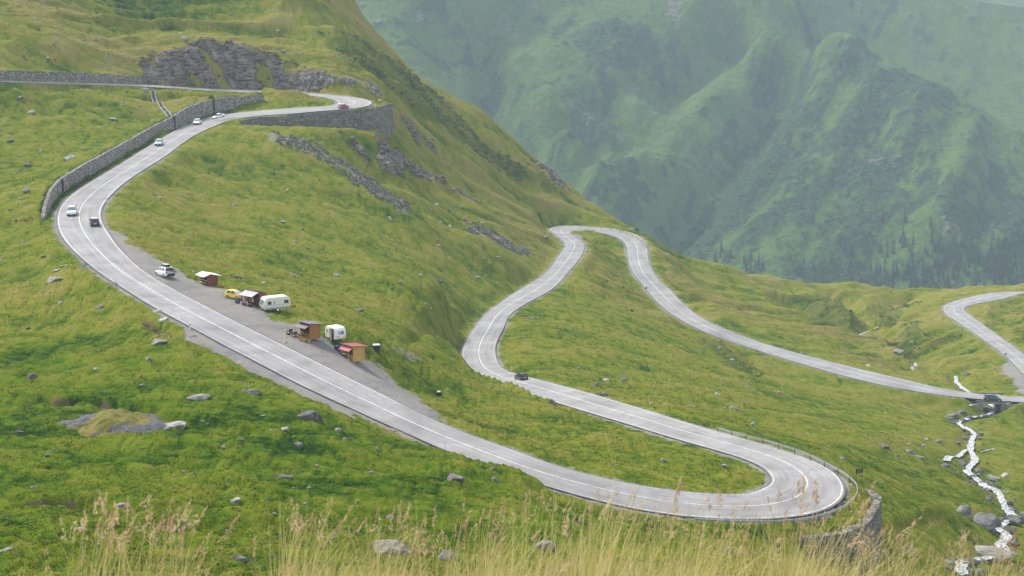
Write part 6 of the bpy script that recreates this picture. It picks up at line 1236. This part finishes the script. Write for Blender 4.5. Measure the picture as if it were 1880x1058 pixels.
zz3 = np.zeros((nb, 3)); tt3 = gt_[:, None] + np.array([-.06, -.06, .10]) + rg.normal(0, .07, nb)[:, None]
for nm_, ar_ in (("ground_a", rgba(zz3, zz3, zz3)), ("ground_b", rgba(np.repeat(gl_[:, None], 3, 1), np.clip(tt3, 0, 1), zz3))):
    at_ = o.data.color_attributes.new(nm_, 'FLOAT_COLOR', 'POINT'); at_.data.foreach_set('color', ar_.astype(np.float32).ravel())
# weeds at the foot of the long wall
def leaf_cloud(rg, C, R, n, size):
    V, Q, T = [], [], []
    for k in range(n):
        d = rg.normal(0, 1, 3); d[2] = abs(d[2]); d /= np.linalg.norm(d); c = C + d * R * rg.rand() ** .4; a = rg.normal(0, 1, 3); a /= np.linalg.norm(a); b = np.cross(a, rg.normal(0, 1, 3)); b /= np.linalg.norm(b); s = size * rg.uniform(.6, 1.3); i = len(V); V += [c - a * s, c - b * s * .5, c + a * s, c + b * s * .5]; Q.append((i, i + 1, i + 2, i + 3)); T += [min(1, max(0, .45 + .35 * d[2] + rg.normal(0, .2)))] * 4
    return V, Q, T
LEAF = leafmat("green_weed_leaf", (0.018, 0.055, 0.010), (0.040, 0.105, 0.014), (0.085, 0.155, 0.022))
rg = np.random.RandomState(5); AV, AQ, AT = [], [], []
for i in range(6, len(W_ROAD) - 4):
    for _ in range(5):
        f = rg.rand(); q = W_ROAD[i] * (1 - f) + W_ROAD[i + 1] * f; t_ = W_ROAD[i + 1] - W_ROAD[i]; t_ /= np.linalg.norm(t_); nr = np.array([t_[1], -t_[0], 0]); c = q + nr * rg.uniform(.9, 1.7)
        if bil(gx, gy, distG, np.array([c[0]]), np.array([c[1]]))[0] < 1.5: continue
        c[2] = q[2] + .05; v_, q_, t2 = leaf_cloud(rg, c, np.array([.45, .45, .55]) * rg.uniform(.5, 1.2), 26, .13); b = len(AV); AV += v_; AQ += [tuple(k + b for k in z) for z in q_]; AT += t2
o = mesh_tint("verge_weeds", AV, AQ, AT, LEAF); tag(o, "green weeds growing along the foot of the long stone wall", "weeds", kind='stuff')
for u, v, r, lab in ((388, 183, 1.0, "green shrub on top of the long wall at its drain slot"), (353, 187, .6, "small green shrub on the grass above the long wall"), (1169, 427, 1.0, "dark green shrub on the skyline beside the yellow bordered sign"), (1160, 578, .5, "low dark bush on the slope between the far roads")):
    p = cast_fast(u, v); s = thing("shrub", lab, "shrub", tuple(p)); rg2 = np.random.RandomState(int(u)); v_, q_, t2 = leaf_cloud(rg2, np.array([0, 0, .3 * r]), np.array([.9, .9, 1.1]) * r, 420, .14); mesh_tint("foliage", v_, q_, t2, LEAF, s); m = MB()
    for k in range(4): a_ = k * 1.6; m.tube((0, 0, -.2), (.4 * r * math.cos(a_), .4 * r * math.sin(a_), .9 * r), .03, .012, 5)
    m.build("stems", W_DARK, s)

# dwarf shrubs
def shrub_cover(polys, n, label, seed, rmin=.45, rmax=1.5):
    rg = np.random.RandomState(seed); AV, AQ, AT = [], [], []
    for p in polys:
        lo, hi = p.min(0), p.max(0); q = lo + (hi - lo) * rg.rand(n * 10, 2); k = (inpoly(p, q[:, 0], q[:, 1]) + 5 * fbm(q[:, 0] / 14, q[:, 1] / 14, seed, 3) > 0) & (fbm(q[:, 0] / 9, q[:, 1] / 9, seed + 3, 3) > -0.05); q = q[k][:n]; z = height(q[:, 0], q[:, 1])
        for (x_, y_), z_ in zip(q, z):
            r = rmin + (rmax - rmin) * rg.rand() ** 2; v_, q_, t2 = leaf_cloud(rg, np.array([x_, y_, z_ - .05]), np.array([r, r, r * .65]), 34, r * .26); b = len(AV); AV += v_; AQ += [tuple(j + b for j in e) for e in q_]; AT += t2
    o = mesh_tint("dwarf_shrubs", AV, AQ, AT, SHRUBL); tag(o, label, "shrubs", kind='stuff')
SHRUBL = leafmat("dwarf_shrub_leaf", (0.014, 0.040, 0.010), (0.040, 0.088, 0.016), (0.095, 0.15, 0.028))
shrub_cover([AREAS['dark'][0]], 900, "dark green dwarf shrubs on the steep flank right of the high hairpin", 51); shrub_cover(AREAS['dark'][1:4], 150, "dark green bushes in the grassy ravine on the right", 53, .4, 1.2); shrub_cover([AREAS['dark'][4]], 160, "patch of dark leafy herbs on the slope below the road to the bridge", 57, .25, .6)
# ---------------------------------------------------------------- spruces on the far slope
SPR = leafmat("spruce_needles", (0.010, 0.026, 0.014), (0.026, 0.056, 0.026), (0.056, 0.10, 0.04)); BARK = flat("spruce_bark", (0.07, 0.05, 0.04), 0.9)
def spruce(seed, Ht=15.0, tiers=13, arms=9):
    rg = np.random.RandomState(seed); V, Q, T = [], [], []
    for k in range(tiers):
        f = k / (tiers - 1); z = Ht * (.07 + .91 * f); R = Ht * .19 * (1 - f) ** .85 * rg.uniform(.8, 1.1) + .12
        for a in range(arms if f < .7 else 6):
            th = 6.283 * a / arms + rg.uniform(-.35, .35) + k; r = R * rg.uniform(.65, 1.15); d = np.array([math.cos(th), math.sin(th), 0]); s = np.array([-d[1], d[0], 0]) * r * rg.uniform(.24, .36); c0 = np.array([0, 0, z + Ht * .035]); tip = d * r + np.array([0, 0, z - r * rg.uniform(.25, .55)]); mid = d * r * .55 + np.array([0, 0, z - r * .08]); b = len(V)
            V += [c0, mid - s, tip, mid + s]; Q.append((b, b + 1, b + 2, b + 3)); tt = rg.uniform(.15, .75); T += [tt * .6, tt, min(1, tt + .25), tt]
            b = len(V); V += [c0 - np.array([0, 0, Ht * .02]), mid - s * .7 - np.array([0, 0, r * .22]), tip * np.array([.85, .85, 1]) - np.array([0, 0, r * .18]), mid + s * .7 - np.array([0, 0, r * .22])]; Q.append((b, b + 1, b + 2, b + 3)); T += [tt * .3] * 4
    return np.array(V), np.array(Q), np.array(T)
PROTO = [spruce(s, 15, 13, 9) for s in range(4)]
protos = []
for s, (V, Q, T) in enumerate(PROTO):
    r = thing("spruce_tree", "x", "tree", (0, -500, 0)); mesh_tint("crown", V, Q, T, SPR, r); m = MB(); m.tube((0, 0, -1.2), (0, 0, 13.5), .24, .05, 6); m.build("trunk", BARK, r); protos.append(r)
rg = np.random.RandomState(17); CL = [(1735,490,48,38,2.4),(1850,500,40,42,2.2),(1690,520,60,20,2.0),(1788,470,22,40,1.2),(1480,505,16,14,.8),(1525,512,22,14,.9),(1640,470,30,26,.7),(1330,475,26,16,.7),(1380,490,30,12,.8),(1785,395,16,20,.5),(1860,440,30,30,.7),(1620,520,50,14,1.0),(1560,500,60,30,.25),(1700,430,60,30,.3)]
x = rg.uniform(60, 640, 60000); y = rg.uniform(1330, 1560, 60000); z = mheight(x, y); pu, pv = to_px(x, y, z); den = sum(a * np.exp(-((pu - cu) / su) ** 2 - ((pv - cv) / sv) ** 2) for cu, cv, su, sv, a in CL)
ok = (rg.rand(len(x)) < den * .045) & (pu > 1180) & (pu < 1960) & (pv < 575); x, y, z, pu, pv = x[ok], y[ok], z[ok], pu[ok], pv[ok]; order = np.argsort(y); 
lone = list(order[:0]); front = [i for i in order if pv[i] < 552 and pu[i] < 1885]; cnt = np.array([np.sum((np.abs(pu - pu[i]) < 18) & (np.abs(pv - pv[i]) < 22)) for i in range(len(x))])
pick = sorted(front, key=lambda i: cnt[i] - 0.02 * pv[i])[:110]; ps = set(pick); lst = {0: 0}
for u, v in ((1620,405),(1661,408),(1710,420),(1722,455),(1786,402),(1600,436),(1676,448)):
    q = cast(u, v, mheight, 1250, 1900, 500); pick.append(len(x)); x, y, z = np.r_[x, q[0]], np.r_[y, q[1]], np.r_[z, q[2]]
def where(u): return "at the right end of the far forest" if u > 1800 else "on the dark far slope above the forest edge" if u > 1580 else "low on the far slope above the skyline meadow"
used = [False] * 4
for n_, i in enumerate(pick):
    s = float(rg.uniform(.5, .92)); k = n_ % 4; uu = to_px(x[i], y[i], z[i])[0]; lab = "dark spruce standing " + where(uu); grp = "spruces " + where(uu)
    if not used[k]: used[k] = True; r = protos[k]; r.location = (x[i], y[i], z[i] - .3); r.scale = (s, s, s * 1.05); r['label'] = lab; r['group'] = grp
    else: dup(protos[k], (x[i], y[i], z[i] - .3), (0, 0, float(rg.uniform(0, 6.28))), lab, grp, (s, s, s * float(rg.uniform(.9, 1.2))))
VV, QQ, TT, b = [], [], [], 0
for i in range(len(pu)):
    if i in ps: continue
    V, Q, T = PROTO[rg.randint(4)]; s = rg.uniform(.45, .9); a_ = rg.uniform(0, 6.28); R = np.array([[math.cos(a_), -math.sin(a_), 0], [math.sin(a_), math.cos(a_), 0], [0, 0, 1]]); VV.append(V @ R.T * s + np.array([x[i], y[i], z[i] - .3])); QQ.append(Q + b); TT.append(T); b += len(V)
print("forest", len(VV), "single", len(pick))
if VV: o = mesh_tint("spruce_forest", np.concatenate(VV), np.concatenate(QQ), np.concatenate(TT), SPR); tag(o, "far off spruce forest at the foot of the dark slope", "forest", kind='stuff')
